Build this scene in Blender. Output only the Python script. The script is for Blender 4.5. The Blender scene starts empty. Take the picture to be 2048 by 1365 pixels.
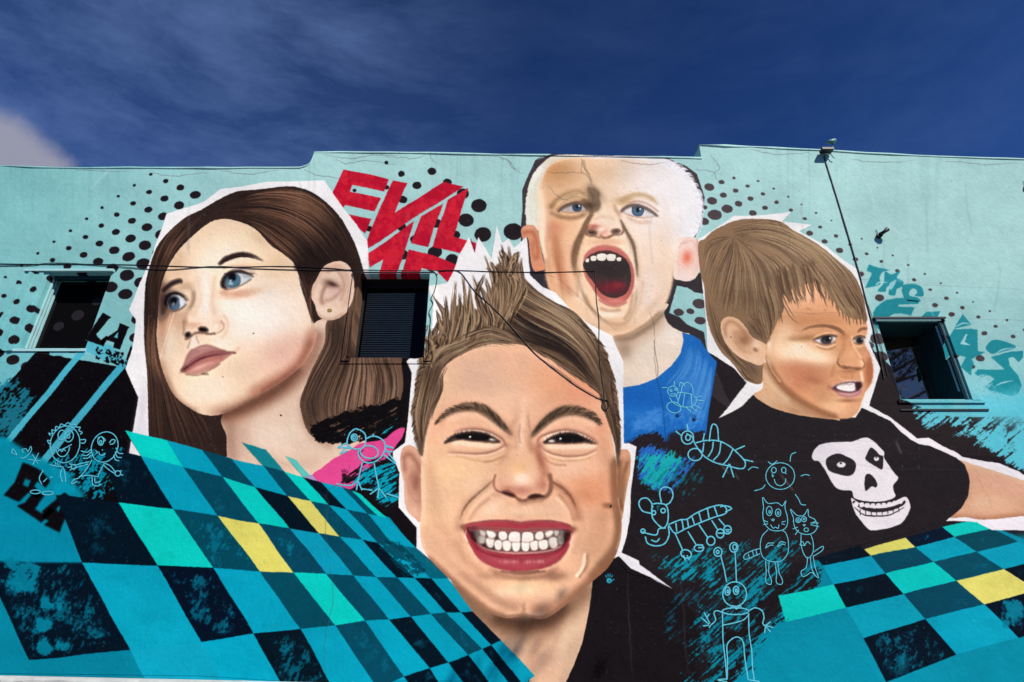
import bpy, bmesh, math
import numpy as np
from mathutils import Vector, Matrix
from mathutils.geometry import tessellate_polygon
R = math.radians
SC = bpy.context.scene
COL = SC.collection
# ---------------------------------------------------------------- camera, sky, sun, exposure
CAM = Vector((0, -8.0, 1.6)); PITCH = R(25.4); FPX = 2048*20/36.
cd = bpy.data.cameras.new('camera'); cam = bpy.data.objects.new('camera', cd); COL.objects.link(cam)
cam.location = CAM; cam.rotation_euler = (R(90)+PITCH, 0, 0)
cd.lens = 20; cd.sensor_width = 36; cd.clip_start = .05; cd.clip_end = 3000
SC.camera = cam
SUNV = Vector((.50, -.62, .82)).normalized()      # towards the sun: high, from the right, in front of the wall
sd = bpy.data.lights.new('sun', 'SUN'); sd.energy = 4.9; sd.angle = R(.53); sd.color = (1., .935, .85)
so = bpy.data.objects.new('sun', sd); COL.objects.link(so); so.location = (8, -10, 14)
so.rotation_euler = SUNV.to_track_quat('Z', 'Y').to_euler()
wd = bpy.data.worlds.new('World'); SC.world = wd; wd.use_nodes = True
nt = wd.node_tree; N = nt.nodes; Lk = nt.links; N.clear()
def nd(t, kind, **kw):
    n = t.nodes.new(kind)
    for k, v in kw.items():
        if k.startswith('_'): setattr(n, k[1:], v)
        else: n.inputs[k.replace('_', ' ')].default_value = v
    return n
sky = nd(nt, 'ShaderNodeTexSky', _sky_type='NISHITA'); sky.sun_disc = False
sky.sun_elevation = math.asin(SUNV.z); sky.sun_rotation = math.atan2(SUNV.x, SUNV.y); sky.altitude = 300; sky.air_density = 1.; sky.dust_density = .3; sky.ozone_density = 4.
tint = nd(nt, 'ShaderNodeMix', _data_type='RGBA', _blend_type='MULTIPLY'); tint.inputs[0].default_value = 1; tint.inputs[7].default_value = (.26, .50, .96, 1)
Lk.new(sky.outputs[0], tint.inputs[6])
tc = nd(nt, 'ShaderNodeTexCoord')
mp = nd(nt, 'ShaderNodeMapping'); mp.inputs['Rotation'].default_value = (R(10), R(38), R(20)); mp.inputs['Scale'].default_value = (1.3, 3.2, 6.)
Lk.new(tc.outputs['Generated'], mp.inputs[0])
n1 = nd(nt, 'ShaderNodeTexNoise', Scale=2.1, Detail=11., Roughness=.66, Distortion=.12); Lk.new(mp.outputs[0], n1.inputs[0])
n2 = nd(nt, 'ShaderNodeTexNoise', Scale=1.3, Detail=3., Roughness=.5); Lk.new(tc.outputs['Generated'], n2.inputs[0])
r1 = nd(nt, 'ShaderNodeMapRange'); r1.inputs[1].default_value = .40; r1.inputs[2].default_value = .80; r1.inputs[4].default_value = .30; Lk.new(n1.outputs[0], r1.inputs[0])
# thin cirrus is densest to the left of the building, low over the roof
def bump_dir(d, inner, outer):
    dp = nd(nt, 'ShaderNodeVectorMath', _operation='DOT_PRODUCT'); dp.inputs[1].default_value = Vector(d).normalized()
    nv = nd(nt, 'ShaderNodeVectorMath', _operation='NORMALIZE'); Lk.new(tc.outputs['Generated'], nv.inputs[0]); Lk.new(nv.outputs[0], dp.inputs[0])
    m = nd(nt, 'ShaderNodeMapRange', _interpolation_type='SMOOTHSTEP'); m.inputs[1].default_value = math.cos(outer); m.inputs[2].default_value = math.cos(inner); Lk.new(dp.outputs['Value'], m.inputs[0])
    return m.outputs[0]
def cdir(x, y):
    dx, dy = (x-1024)/FPX, (682.5-y)/FPX; c, s = math.cos(PITCH), math.sin(PITCH)
    return Vector((dx, c-dy*s, s+dy*c)).normalized()
def mth(op, a, b=None, clamp=False):
    m = nd(nt, 'ShaderNodeMath', _operation=op, _use_clamp=clamp)
    for i, v in enumerate((a, b)):
        if v is None: continue
        if isinstance(v, (int, float)): m.inputs[i].default_value = v
        else: Lk.new(v, m.inputs[i])
    return m.outputs[0]
wide = bump_dir(cdir(300, 260), R(2), R(34))
cir = mth('MULTIPLY', r1.outputs[0], mth('ADD', mth('MULTIPLY', wide, 1.5), .38))
cir = mth('ADD', cir, mth('MULTIPLY', wide, .10))
sxyz = nd(nt, 'ShaderNodeSeparateXYZ'); Lk.new(tc.outputs['Generated'], sxyz.inputs[0])
grd = nd(nt, 'ShaderNodeMapRange'); grd.inputs[1].default_value = .55; grd.inputs[2].default_value = .98; grd.inputs[3].default_value = 1.35; grd.inputs[4].default_value = .72; Lk.new(sxyz.outputs[2], grd.inputs[0])
deep = nd(nt, 'ShaderNodeVectorMath', _operation='SCALE'); Lk.new(tint.outputs[2], deep.inputs[0]); Lk.new(grd.outputs[0], deep.inputs['Scale'])
mx = nd(nt, 'ShaderNodeMix', _data_type='RGBA'); Lk.new(cir, mx.inputs[0]); Lk.new(deep.outputs[0], mx.inputs[6]); mx.inputs[7].default_value = (2.5, 4.1, 8.6, 1)
# one soft cumulus edge low at the left
puff = bump_dir(cdir(-20, 372), R(1), R(7.5)); n3 = nd(nt, 'ShaderNodeTexNoise', Scale=14., Detail=8., Roughness=.6); Lk.new(tc.outputs['Generated'], n3.inputs[0])
r3 = nd(nt, 'ShaderNodeMapRange', _interpolation_type='SMOOTHSTEP'); r3.inputs[1].default_value = .55; r3.inputs[2].default_value = 1.0; Lk.new(mth('ADD', mth('MULTIPLY', puff, .9), mth('MULTIPLY', n3.outputs[0], .55)), r3.inputs[0])
mc = nd(nt, 'ShaderNodeMix', _data_type='RGBA'); Lk.new(mth('MULTIPLY', r3.outputs[0], .8), mc.inputs[0]); Lk.new(mx.outputs[2], mc.inputs[6]); mc.inputs[7].default_value = (6.4, 6.3, 7.6, 1)
bg = nd(nt, 'ShaderNodeBackground', Strength=.052); Lk.new(mc.outputs[2], bg.inputs[0])
wo = nd(nt, 'ShaderNodeOutputWorld'); Lk.new(bg.outputs[0], wo.inputs[0])
vs = SC.view_settings; vs.view_transform = 'Standard'; vs.look = 'None'; vs.gamma = 1; vs.use_curve_mapping = False; vs.exposure = .16

# pixel-of-the-drawing <-> point on the wall plane y = 0 (metres)
def wallpt(x, y, depth=0.):
    dx, dy = (x-1024)/FPX, (682.5-y)/FPX; c, s = math.cos(PITCH), math.sin(PITCH)
    t = (8.0-depth)/(c-dy*s)
    return (dx*t, -depth, 1.6+t*(s+dy*c))
# ---------------------------------------------------------------- mural painter: brushes (numpy)
# The mural is painted stroke by stroke on a canvas, then laid on the wall in wall metres.
OX, OY, CW, CH = -300, 240, 2650, 1360          # canvas origin and size (mural drawing units)
CV = np.zeros((CH, CW, 3), np.float32)
rng = np.random.RandomState(7)

def crom(P, closed=False, n=8):
    P = np.asarray(P, float)
    if len(P) < 3: 
        t = np.linspace(0, 1, n)[:, None]
        return P[0]*(1-t)+P[-1]*t
    if closed: Q = np.vstack([P[-1], P, P[0], P[1]])
    else: Q = np.vstack([2*P[0]-P[1], P, 2*P[-1]-P[-2]])
    p0, p1, p2, p3 = Q[:-3], Q[1:-2], Q[2:-1], Q[3:]
    t = np.linspace(0, 1, n, endpoint=False)[None, :, None]
    p0, p1, p2, p3 = [a[:, None, :] for a in (p0, p1, p2, p3)]
    o = .5*((2*p1)+(-p0+p2)*t+(2*p0-5*p1+4*p2-p3)*t*t+(-p0+3*p1-3*p2+p3)*t**3)
    o = o.reshape(-1, 2)
    return o if closed else np.vstack([o, P[-1]])

def raster(contours, pad=0):
    """signed-coverage polygon fill -> (x0, y0, array), clipped to the canvas"""
    allp = np.vstack(contours)
    x0 = int(max(OX, math.floor(allp[:, 0].min())-pad-1)); x1 = int(min(OX+CW, math.ceil(allp[:, 0].max())+pad+2))
    y0 = int(max(OY, math.floor(allp[:, 1].min())-pad-1)); y1 = int(min(OY+CH, math.ceil(allp[:, 1].max())+pad+2))
    w, h = x1-x0, y1-y0
    if w <= 0 or h <= 0: return None
    SS = 4
    acc = np.zeros(h*(w+2))
    ys = (np.arange(h*SS)+.5)/SS+y0
    for c in contours:
        a = np.asarray(c, float); b = np.roll(a, -1, 0)
        dy = b[:, 1]-a[:, 1]
        k = np.abs(dy) > 1e-9; a, b, dy = a[k], b[k], dy[k]
        lo, hi = np.minimum(a[:, 1], b[:, 1]), np.maximum(a[:, 1], b[:, 1])
        i0 = np.searchsorted(ys, lo); i1 = np.searchsorted(ys, hi)
        cnt = i1-i0
        if cnt.sum() == 0: continue
        e = np.repeat(np.arange(len(a)), cnt)
        off = np.arange(cnt.sum())-np.repeat(np.cumsum(cnt)-cnt, cnt)
        r = i0[e]+off
        x = a[e, 0]+(ys[r]-a[e, 1])*(b[e, 0]-a[e, 0])/dy[e]-x0
        x = np.clip(x, 0, w)
        s = np.sign(dy[e])/SS
        xi = np.floor(x).astype(int); fr = x-xi
        row = (r//SS)*(w+2)
        acc += np.bincount(row+xi, s*(1-fr), len(acc))+np.bincount(row+xi+1, s*fr, len(acc))
    m = np.cumsum(acc.reshape(h, w+2), 1)[:, :w]
    return x0, y0, np.clip(np.abs(m), 0, 1).astype(np.float32)

def blur(a, s):
    """three box passes ~ gaussian of sigma s"""
    r = max(1, int(round(s*1.0)))
    for ax in (0, 1):
        for _ in range(3):
            p = [(0, 0), (0, 0)]; p[ax] = (r+1, r)
            c = np.cumsum(np.pad(a, p, mode='edge' if 0 else 'constant'), ax, dtype=np.float64)
            n = a.shape[ax]
            a = ((c[2*r+1:2*r+1+n]-c[:n]) if ax == 0 else (c[:, 2*r+1:2*r+1+n]-c[:, :n]))/(2*r+1)
    return a.astype(np.float32)

def comp(m, col, al=1., clip=None):
    if m is None: return
    x0, y0, a = m
    h, w = a.shape
    sl = (slice(y0-OY, y0-OY+h), slice(x0-OX, x0-OX+w))
    a = a*al
    if clip is not None: a = a*clip[sl]
    c = np.asarray(col, np.float32)
    if c.max() > 1.5 or c.dtype != np.float32 or True: c = c/255.
    v = CV[sl]
    v += (c-v)*a[..., None]

_T = rng.rand(256, 256).astype(np.float32)
def vnoise(X, Y, seed=0):
    X = X+seed*17.3; Y = Y+seed*9.1
    xi = np.floor(X).astype(int); yi = np.floor(Y).astype(int)
    fx = X-xi; fy = Y-yi; fx = fx*fx*(3-2*fx); fy = fy*fy*(3-2*fy)
    T = lambda i, j: _T[i & 255, j & 255]
    return (T(xi, yi)*(1-fx)+T(xi+1, yi)*fx)*(1-fy)+(T(xi, yi+1)*(1-fx)+T(xi+1, yi+1)*fx)*fy
def fbm(X, Y, o=4, seed=0):
    s = 0; a = .5; t = 0
    for k in range(o):
        s = s+a*vnoise(X, Y, seed+k*3); t += a; X, Y, a = X*2.03, Y*2.03, a*.55
    return s/t

class Pen:
    """strokes given in a sketch sheet of its own scale"""
    def __init__(s, ox=0, oy=0, sc=1.): s.o = np.array([ox, oy], float); s.s = sc; s.clip = None
    def t(s, P): return s.o+np.asarray(P, float)/s.s
    def mask(s, P, smooth=True, bl=0, n=8):
        Q = s.t(P)
        if smooth: Q = crom(Q, True, n)
        bl = bl/s.s
        m = raster([Q], int(bl*3)+2 if bl else 0)
        if m is not None and bl: m = (m[0], m[1], blur(m[2], bl))
        return m
    def full(s, P, smooth=True, bl=0):
        F = np.zeros((CH, CW), np.float32); m = s.mask(P, smooth, bl)
        F[m[1]-OY:m[1]-OY+m[2].shape[0], m[0]-OX:m[0]-OX+m[2].shape[1]] = m[2]
        return F
    def fill(s, P, col, smooth=True, bl=0, al=1., clip='d'):
        comp(s.mask(P, smooth, bl), col, al, s.clip if isinstance(clip, str) else clip)
    def blob(s, x, y, rx, ry, col, al=.5, rot=0, hard=1., clip='d'):
        c = s.t((x, y)); rx, ry = rx/s.s, ry/s.s; R = max(rx, ry)*2.2
        x0 = int(max(OX, c[0]-R)); x1 = int(min(OX+CW, c[0]+R)); y0 = int(max(OY, c[1]-R)); y1 = int(min(OY+CH, c[1]+R))
        if x1 <= x0 or y1 <= y0: return
        X, Y = np.meshgrid(np.arange(x0, x1)+.5-c[0], np.arange(y0, y1)+.5-c[1])
        a = math.radians(rot); U = (X*math.cos(a)+Y*math.sin(a))/rx; V = (-X*math.sin(a)+Y*math.cos(a))/ry
        r2 = U*U+V*V
        m = np.exp(-(r2**hard)).astype(np.float32)
        comp((x0, y0, m), col, al, s.clip if isinstance(clip, str) else clip)
    def ell(s, x, y, rx, ry, col, al=1., rot=0, bl=0, clip='d'):
        t = np.linspace(0, 2*np.pi, 28, endpoint=False); a = math.radians(rot)
        U, V = rx*np.cos(t), ry*np.sin(t)
        s.fill(np.stack([x+U*math.cos(a)-V*math.sin(a), y+U*math.sin(a)+V*math.cos(a)], 1), col, False, bl, al, clip)
    def line(s, P, w, col, al=1., bl=0, taper=(1, 1), clip='d', n=6, prof=None):
        """w: full width; taper: relative width at both ends"""
        C = crom(s.t(P), False, n); m = len(C)
        d = np.gradient(C, axis=0); L = np.hypot(d[:, 0], d[:, 1])+1e-9
        N = np.stack([-d[:, 1]/L, d[:, 0]/L], 1)
        u = np.linspace(0, 1, m)
        if prof is None:
            ww = np.where(u < .5, taper[0]+(1-taper[0])*np.sin(np.minimum(u*2, 1)*np.pi/2), taper[1]+(1-taper[1])*np.sin(np.minimum((1-u)*2, 1)*np.pi/2))
        else: ww = np.interp(u, np.linspace(0, 1, len(prof)), prof)
        ww = (ww*w/2/s.s)[:, None]
        Q = np.vstack([C+N*ww, (C-N*ww)[::-1]])
        b = bl/s.s
        r = raster([Q], int(b*3)+2 if b else 0)
        if r is not None and b: r = (r[0], r[1], np.clip(blur(r[2], b), 0, 1))
        comp(r, col, al, s.clip if isinstance(clip, str) else clip)
    def hair(s, guides, n, w, cols, al=(.5, .9), jit=6, taper=(.3, 0), clip='d', seg=(0, 1), bl=0):
        """strands interpolated between successive guide curves"""
        G = [crom(np.asarray(g, float), False, 6) for g in guides]
        G = [g[np.linspace(0, len(g)-1, 9).round().astype(int)] for g in G]
        for _ in range(n):
            t = rng.rand()*(len(G)-1); k = min(int(t), len(G)-2); f = t-k
            c = G[k]*(1-f)+G[k+1]*f
            a = seg[0]+(seg[1]-seg[0])*rng.rand()*.5; b = a+(seg[1]-a)*(.45+.55*rng.rand())
            u = np.linspace(a, b, 6)*8
            c = np.stack([np.interp(u, np.arange(9), c[:, 0]), np.interp(u, np.arange(9), c[:, 1])], 1)
            c = c+rng.randn(1, 2)*jit*.5+np.cumsum(rng.randn(6, 2)*jit*.22, 0)
            s.line(c, w*(.4+1.1*rng.rand()), cols[rng.randint(len(cols))], al[0]+(al[1]-al[0])*rng.rand(), bl, taper, clip, n=3)

def scratch(P, col, ang, dens, sx=26, sy=3.2, al=1., clip=None, smooth=False, edge=14, seed=1, o=3, hard=14):
    """dry-brush marks: stretched noise kept above a threshold, inside a soft-edged patch"""
    sx, sy = sx*.75, sy*.8
    m = raster([crom(np.asarray(P, float), True) if smooth else np.asarray(P, float)], int(edge*3))
    x0, y0, a = m
    if edge: a = blur(a, edge)
    h, w = a.shape
    X, Y = np.meshgrid(np.arange(w)+x0, np.arange(h)+y0); r = math.radians(ang)
    U = X*math.cos(r)+Y*math.sin(r); V = -X*math.sin(r)+Y*math.cos(r)
    n = fbm(U/sx, V/sy, o, seed)*.62+fbm(X/34., Y/34., 2, seed+5)*.34+(vnoise(X/2.7, Y/2.7, seed+9)*.55+vnoise(X/6.1, Y/5.3, seed+11)*.45)*.24-.075
    k = np.clip((n-(1-dens*a))*hard, 0, 1)*np.clip(a*4, 0, 1)
    comp((x0, y0, k.astype(np.float32)), col, al, clip)
def mottle(P, col, dens=.5, sc=16, al=1., clip=None, edge=3, seed=3, hard=9, smooth=False, o=4):
    scratch(P, col, 0, dens, sc, sc, al, clip, smooth, edge, seed, o, hard)
px = Pen()
PREVIEW = False
# ---------------------------------------------------------------- mural: ground colours, dots, lettering, tiles
X, Y = np.meshgrid(np.arange(CW)+OX, np.arange(CH)+OY)
def lerp(a, b, t): return np.asarray(a, float)+(np.asarray(b, float)-np.asarray(a, float))*t
def sm(x, a, b):
    t = np.clip((x-a)/(b-a), 0, 1); return t*t*(3-2*t)
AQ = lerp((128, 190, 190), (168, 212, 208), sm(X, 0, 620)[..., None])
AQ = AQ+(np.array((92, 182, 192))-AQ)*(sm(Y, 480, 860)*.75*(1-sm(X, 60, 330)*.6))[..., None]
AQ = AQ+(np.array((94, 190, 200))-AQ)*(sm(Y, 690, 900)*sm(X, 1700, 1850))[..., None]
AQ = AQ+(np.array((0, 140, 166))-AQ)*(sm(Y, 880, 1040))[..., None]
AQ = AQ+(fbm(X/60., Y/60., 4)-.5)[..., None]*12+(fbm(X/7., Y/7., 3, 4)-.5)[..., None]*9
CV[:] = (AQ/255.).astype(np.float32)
del AQ
K1, K2 = (32, 26, 31), (74, 63, 66)
# halftone dots, left field
for j in range(-1, 15):
    for i in range(0, 10):
        x = 269.3+29.6*i-32.2*j-0.3*i*j*.3; y = 371+13.4*i+22.0*j+.12*j*j
        if y > 735 or x > 420 or (165 < x < 262 and y > 600): continue
        r = min(3.2+2.3*i, 14.2)*(1-.012*max(j-3, 0))
        px.ell(x, y, r*1.05, r*.72+.4, K1, rot=-12)
for x, y, r in [(772,326,4),(802,348,6.5),(833,371,8.5),(863,343,8.5),(894,365,9),(806,399,9),(773,375,5),(926,388,12),(958,412,15),(932,441,15),(965,470,16.5),(1027,463,19),(911,471,9),
                (874,448,10),(804,455,9),(830,480,9),(739,457,6.5),(807,511,11),(870,505,14),(905,521,13),(709,381,4),(834,560,10),(1085,470,18)]:
    px.ell(x, y, r*1.02, r*.88, K1)
for x, y, r in [(267,233,10),(195,262,17),(120,293,31),(420,250,8),(353,281,12),(282,313,17),(207,343,21),(135,376,30),(511,298,8),(444,330,13),(371,361,18),(299,393,23),(226,427,35),(150,461,42),
    (90,415,16),(85,500,30),(600,350,7),(530,382,14),(461,414,17),(386,447,24),(686,396,6),(620,431,13),(775,446,8),(707,483,13),(869,496,6),(800,536,12),(735,573,20),(894,590,13),(823,624,18),
    (914,677,22),(1054,607,6),(984,640,12),(1084,698,11),(1014,733,17),(1148,661,6),(1175,748,12),(1046,825,19),(1243,712,7),(1273,803,14),(1340,767,8),(1374,859,13),(1440,822,7),(1473,916,11),
    (1163,968,28),(1538,877,6),(1569,972,14),(1637,936,7),(1502,1013,17),(1670,1032,15),(1737,993,6),(1604,1072,19),(1770,1087,12),(1838,1049,8),(1538,1112,20),(1876,1147,13),(1945,1107,8),
    (1807,1189,17),(1983,1207,14),(1560,1215,24),(1153,1222,45),(1100,1262,30),(55,1003,42),(60,1110,34),(0,1052,24),(-70,1060,30),(2045,1165,8),(2090,1230,14),(2140,1190,9)]:
    px.ell(1380+x/3.066, 280+y/3.066, r*1.03/3.066, r*.70/3.066+.3, K2, rot=8)
for x, y, r in [(165,780,60),(205,920,62),(675,625,28),(760,775,28),(965,793,35),(905,860,22),(1000,590,0)]:
    if r: px.ell(1720+x/4.015, 520+y/4.015, r/4.015, r*.72/4.015, K2, rot=10)

# red lettering (first line and the tops of the second)
RD = (200, 12, 48)
L3 = lambda P: np.array([600, 300])+np.asarray(P, float)/4.267
LET_RED = {
 'E': [(372,165),(755,248),(715,357),(447,298),(425,357),(690,414),(642,524),(385,470),(345,515),(275,372)],
 'E2': [(385,545),(612,588),(558,711),(470,640)],
 'V': [(790,258),(915,285),(805,543),(1225,272),(1395,315),(578,840),(570,770)],
 'I': [(1040,572),(1218,460),(1095,825),(950,798)],
 'L': [(1260,430),(1438,325),(1310,745),(1500,795),(1490,912),(1130,830)],
 'M': [(582,880),(978,612),(806,1130),(665,1130),(712,935),(600,1006)],
 'P': [(930,852),(1100,885),(1335,985),(1270,1140),(1180,1050),(1040,1010),(1005,1130),(850,1130)],
}
redm = np.zeros((CH, CW), np.float32)
for k, P in LET_RED.items():
    Q = L3(P); px.fill(Q, RD, False)
    redm = np.maximum(redm, px.full(Q, False))
mottle([(640, 330), (980, 330), (980, 580), (640, 580)], (222, 44, 56), .56, 12, .6, redm, 2, 11)
mottle([(640, 330), (980, 330), (980, 580), (640, 580)], (170, 6, 40), .5, 22, .5, redm, 2, 31)
px.line([(940, 478), (948, 500), (950, 520)], 3, (60, 10, 20), .4)
# teal lettering
TL = (20, 140, 152)
L7 = lambda P: np.array([1720, 520])+np.asarray(P, float)/4.015
LET_TEAL = {
 'T': [(70,42),(145,68),(245,82),(175,105),(155,150),(165,195),(120,215),(38,222),(95,110),(50,90)],
 'h': [(205,100),(255,120),(325,90),(300,145),(350,175),(345,215),(300,240),(285,285),(235,280),(235,250),(250,205),(215,225),(205,255),(140,250),(190,190)],
 'e': [(345,215),(400,195),(450,195),(500,225),(508,290),(440,292),(460,262),(435,232),(405,250),(400,290),(470,310),(480,340),(380,330),(345,280)],
 'C': [(175,345),(215,320),(300,308),(380,312),(470,330),(470,360),(310,362),(308,376),(440,388),(410,452),(330,432),(275,432),(240,450),(228,470),(225,500),(160,500),(172,560),(178,592),(130,540),(108,480),(110,420),(135,375)],
 'L': [(530,420),(645,410),(615,478),(490,468)],
 'A': [(825,440),(898,522),(755,555)],
 'A2': [(890,555),(945,565),(948,735),(1008,742),(895,800),(915,830),(880,940),(800,870),(840,790),(735,765),(690,805),(665,690),(750,560)],
 'S': [(1015,700),(1060,652),(1130,650),(1255,700),(1090,755),(1030,740)],
 'S2': [(1050,785),(1200,740),(1310,728),(1310,780),(1275,825),(1235,780),(1190,790),(1200,850),(1270,930),(1300,1010),(1270,1075),(1215,1092),(1050,1060),(1000,1020),(1080,960),(1040,930),(960,940),(920,915),(950,880),(1040,885),(1160,880),(1080,810)],
}
for k, P in LET_TEAL.items():
    px.fill(L7(P), TL, k in 'heS', al=.96)
px.fill(L7([(850,600),(865,600),(840,660),(890,690),(800,680)]), (165, 214, 220), False)
px.fill(L7([(240,195),(290,165),(285,200),(250,245)]), (165, 214, 220), True, al=.85)
for P in ([(755,545),(830,512),(895,520)], [(1090,755),(1150,725),(1255,705)], [(1080,1020),(1150,985),(1235,970)], [(120,215),(150,185),(235,185)]):
    px.line(L7(P), 3, (165, 214, 220), .9, 0, (.2, .1))
scratch([(1925, 740), (1960, 730), (2010, 790), (2048, 800), (2000, 830), (1940, 800)], (150, 210, 220), -35, .5, 14, 3, .8, None, False, 5)
mottle([(1880, 780), (2350, 700), (2350, 880), (1880, 860)], (96, 196, 214), .55, 40, .55, None, 18, 44, 4)

# left: black field, strips, LA / FLA
BK = (14, 11, 15)
px.fill([(71,706),(246,735),(262,690),(272,730),(280,797),(266,880),(262,1010),(110,1010),(10,900),(-60,880),(-60,840),(-5,788)], BK, False)
scratch([(-80, 780), (40, 745), (75, 800), (40, 880), (-80, 880)], (24, 120, 140), -40, .55, 12, 4, .9, None, False, 9, 12)
px.line([(168,706),(150,722),(13,886)], 12, (72, 178, 196))
px.line([(250,728),(232,745),(80,932)], 14, (66, 172, 192))
px.fill([(171,682),(222,692),(250,722),(243,732),(205,720),(168,700)], (86, 180, 196), False)
mottle([(190, 690), (250, 705), (250, 735), (190, 725)], BK, .45, 7, 1, None, 2, 8, 20)
px.fill([(-300,868),(10,872),(60,905),(110,935),(150,1010),(60,1120),(-300,1123)], (0, 142, 166), False, 3)
px.fill([(70,925),(112,928),(170,990),(60,1130),(0,1130),(0,1000)], (0, 138, 162), False, 4)
L1 = lambda P: np.array([0, 300])+np.asarray(P, float)/3.4125
LET_BLACK = {
 'L': L1([(700,1108),(756,1142),(738,1155),(655,1262),(690,1300),(725,1268),(738,1278),(700,1338),(585,1300),(610,1250)]),
 'A': L1([(815,1180),(880,1208),(868,1225),(815,1365),(770,1352),(778,1315),(728,1300),(705,1345),(690,1330),(700,1300),(800,1230)]),
 'F': [(46,925),(82,943),(100,962),(92,975),(76,962),(68,972),(82,990),(74,998),(58,984),(38,1004),(8,990),(30,965)],
 'L2': [(68,985),(90,990),(70,1018),(88,1030),(100,1015),(108,1022),(82,1046),(34,1012),(50,1005)],
 'A2': [(128,985),(146,1000),(120,1066),(88,1050),(98,1042),(86,1036),(84,1022)],
}
for k, P in LET_BLACK.items():
    px.fill(P, BK, False, 0 if k in 'LA' else .7)
px.fill(L1([(775,1278),(805,1242),(798,1288)]), (90, 184, 200), False)
px.fill([(112,1018),(122,1008),(118,1026)], (0, 128, 150), False, 1)
# lower-left scratchy ground around the little drawn figures
scratch([(100, 900), (240, 880), (262, 930), (225, 1000), (150, 1010), (95, 965)], (0, 146, 172), -50, .50, 10, 4, .95, None, False, 10, 21)
mottle([(95, 935), (150, 940), (160, 985), (110, 1000)], (0, 150, 176), .7, 18, .9, None, 7, 22, 6)

# tiles -----------------------------------------------------------------
CY, DK, NV, TQ, YE = (0, 158, 184), (2, 72, 92), (3, 22, 36), (4, 205, 192), (226, 216, 108)
BR = [ # successive cross lines of the left sheet, from column -3 (None = not there)
 [None, None, (200,848), (250,861),(333,882),(404,901),(465,919),(525,932),(569,944),(606,954),(642,965),(685,975),(704,982),(722,989)],
 [None, None, (206,895), (283,913),(367,936),(446,955),(511,975),(575,992),(621,1003),(658,1011),(694,1020),(735,1028),(755,1032),(773,1036)],
 [(-70,975),(112,990),(236,1005),(346,1019),(436,1032),(517,1048),(579,1057),(638,1067),(680,1074),(725,1080),(756,1086),(786,1089),(811,1093),(834,1096)],
 [(-32,1122),(165,1125),(315,1131),(427,1137),(521,1144),(588,1146),(654,1149),(708,1151),(753,1154),(794,1155),(829,1156),(862,1157),(882,1158),(896,1158)],
 [(58,1321),(260,1300),(404,1284),(508,1267),(602,1259),(671,1251),(731,1243),(779,1239),(821,1233),(862,1228),(893,1225),(922,1225),(935,1224),(944,1223)],
 [(150,1560),(375,1520),(500,1468),(592,1425),(680,1402),(755,1376),(808,1353),(860,1337),(897,1325),(937,1310),(965,1299),(983,1291),(993,1286),(1003,1281)],
 [None, None, None, None, None, (840,1500),(890,1480),(935,1455),(975,1430),(1010,1410),(1035,1390),(1050,1375),(1060,1360),(1070,1352)],
]
COLR = ['..' 'NTCDCDTNCDTT', '..NCDTNYDCDCCC', '.NTDYDCDCNCDDD', 'NCNCDTDCDCNCCC', '.CCNCDCNCDCNNN', '.....CNCNCNCCC']
TONE = dict(C=CY, D=DK, N=NV, T=TQ, Y=YE)
LEFT_TILES = []
for r in range(6):
    for c in range(13):
        ch = COLR[r][c]
        q = [BR[r][c], BR[r][c+1], BR[r+1][c+1], BR[r+1][c]]
        if ch == '.' or None in q: continue
        if r == 0 and c == 2: continue
        LEFT_TILES.append((q, ch))
def tilesheet(T, seed):
    for n, (q, ch) in enumerate(T):
        q = np.array(q, float); cen = q.mean(0); q = cen+(q-cen)*1.004
        j = rng.randn(3)*3
        px.fill(q, np.clip(np.array(TONE[ch])+j, 0, 255), False)
        m = px.full(q, False)
        if ch in 'ND':
            mottle(q, (0, 118, 142), .44 if ch == 'N' else .38, 30, .42, m, 9, seed+n, 6)
            if (n*7) % 5 < 2: scratch(q, (0, 130, 155), -65, .50, 16, 7, .6, m, False, 14, seed+n, 4, 7)
        else: mottle(q, np.array(TONE[ch])*.86, .45, 40, .35, m, 2, seed+n, 4)
px.fill([(58,1321),(260,1300),(404,1284),(508,1267),(560,1370),(560,1700),(-400,1700),(-400,1120),(-32,1122)], (0, 128, 152), False)
tilesheet(LEFT_TILES, 50)
px.fill([(-300,990),(112,992),(165,1125),(-300,1123)], (0, 134, 160), False, 1.5, .97)
for k in ('F', 'L2', 'A2'): px.fill(LET_BLACK[k], BK, False, .7)
px.fill([(112,1018),(122,1008),(118,1026)], (0, 128, 150), False, 1)
px.fill([(50,958),(62,962),(56,975),(46,970)], (0, 128, 150), False, 1)
for a, bb, c in (((30, 1150), 60, 40), ((95, 1210), 42, 22), ((80, 1270), 30, 45), ((120, 1290), 22, 20)):
    mottle([(a[0]-bb*.6, a[1]-c), (a[0]+bb, a[1]-c*.8), (a[0]+bb*.8, a[1]+c), (a[0]-bb*.4, a[1]+c)], (0, 124, 148), .66, 26, .9, None, 9, int(a[0]), 9)

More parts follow.
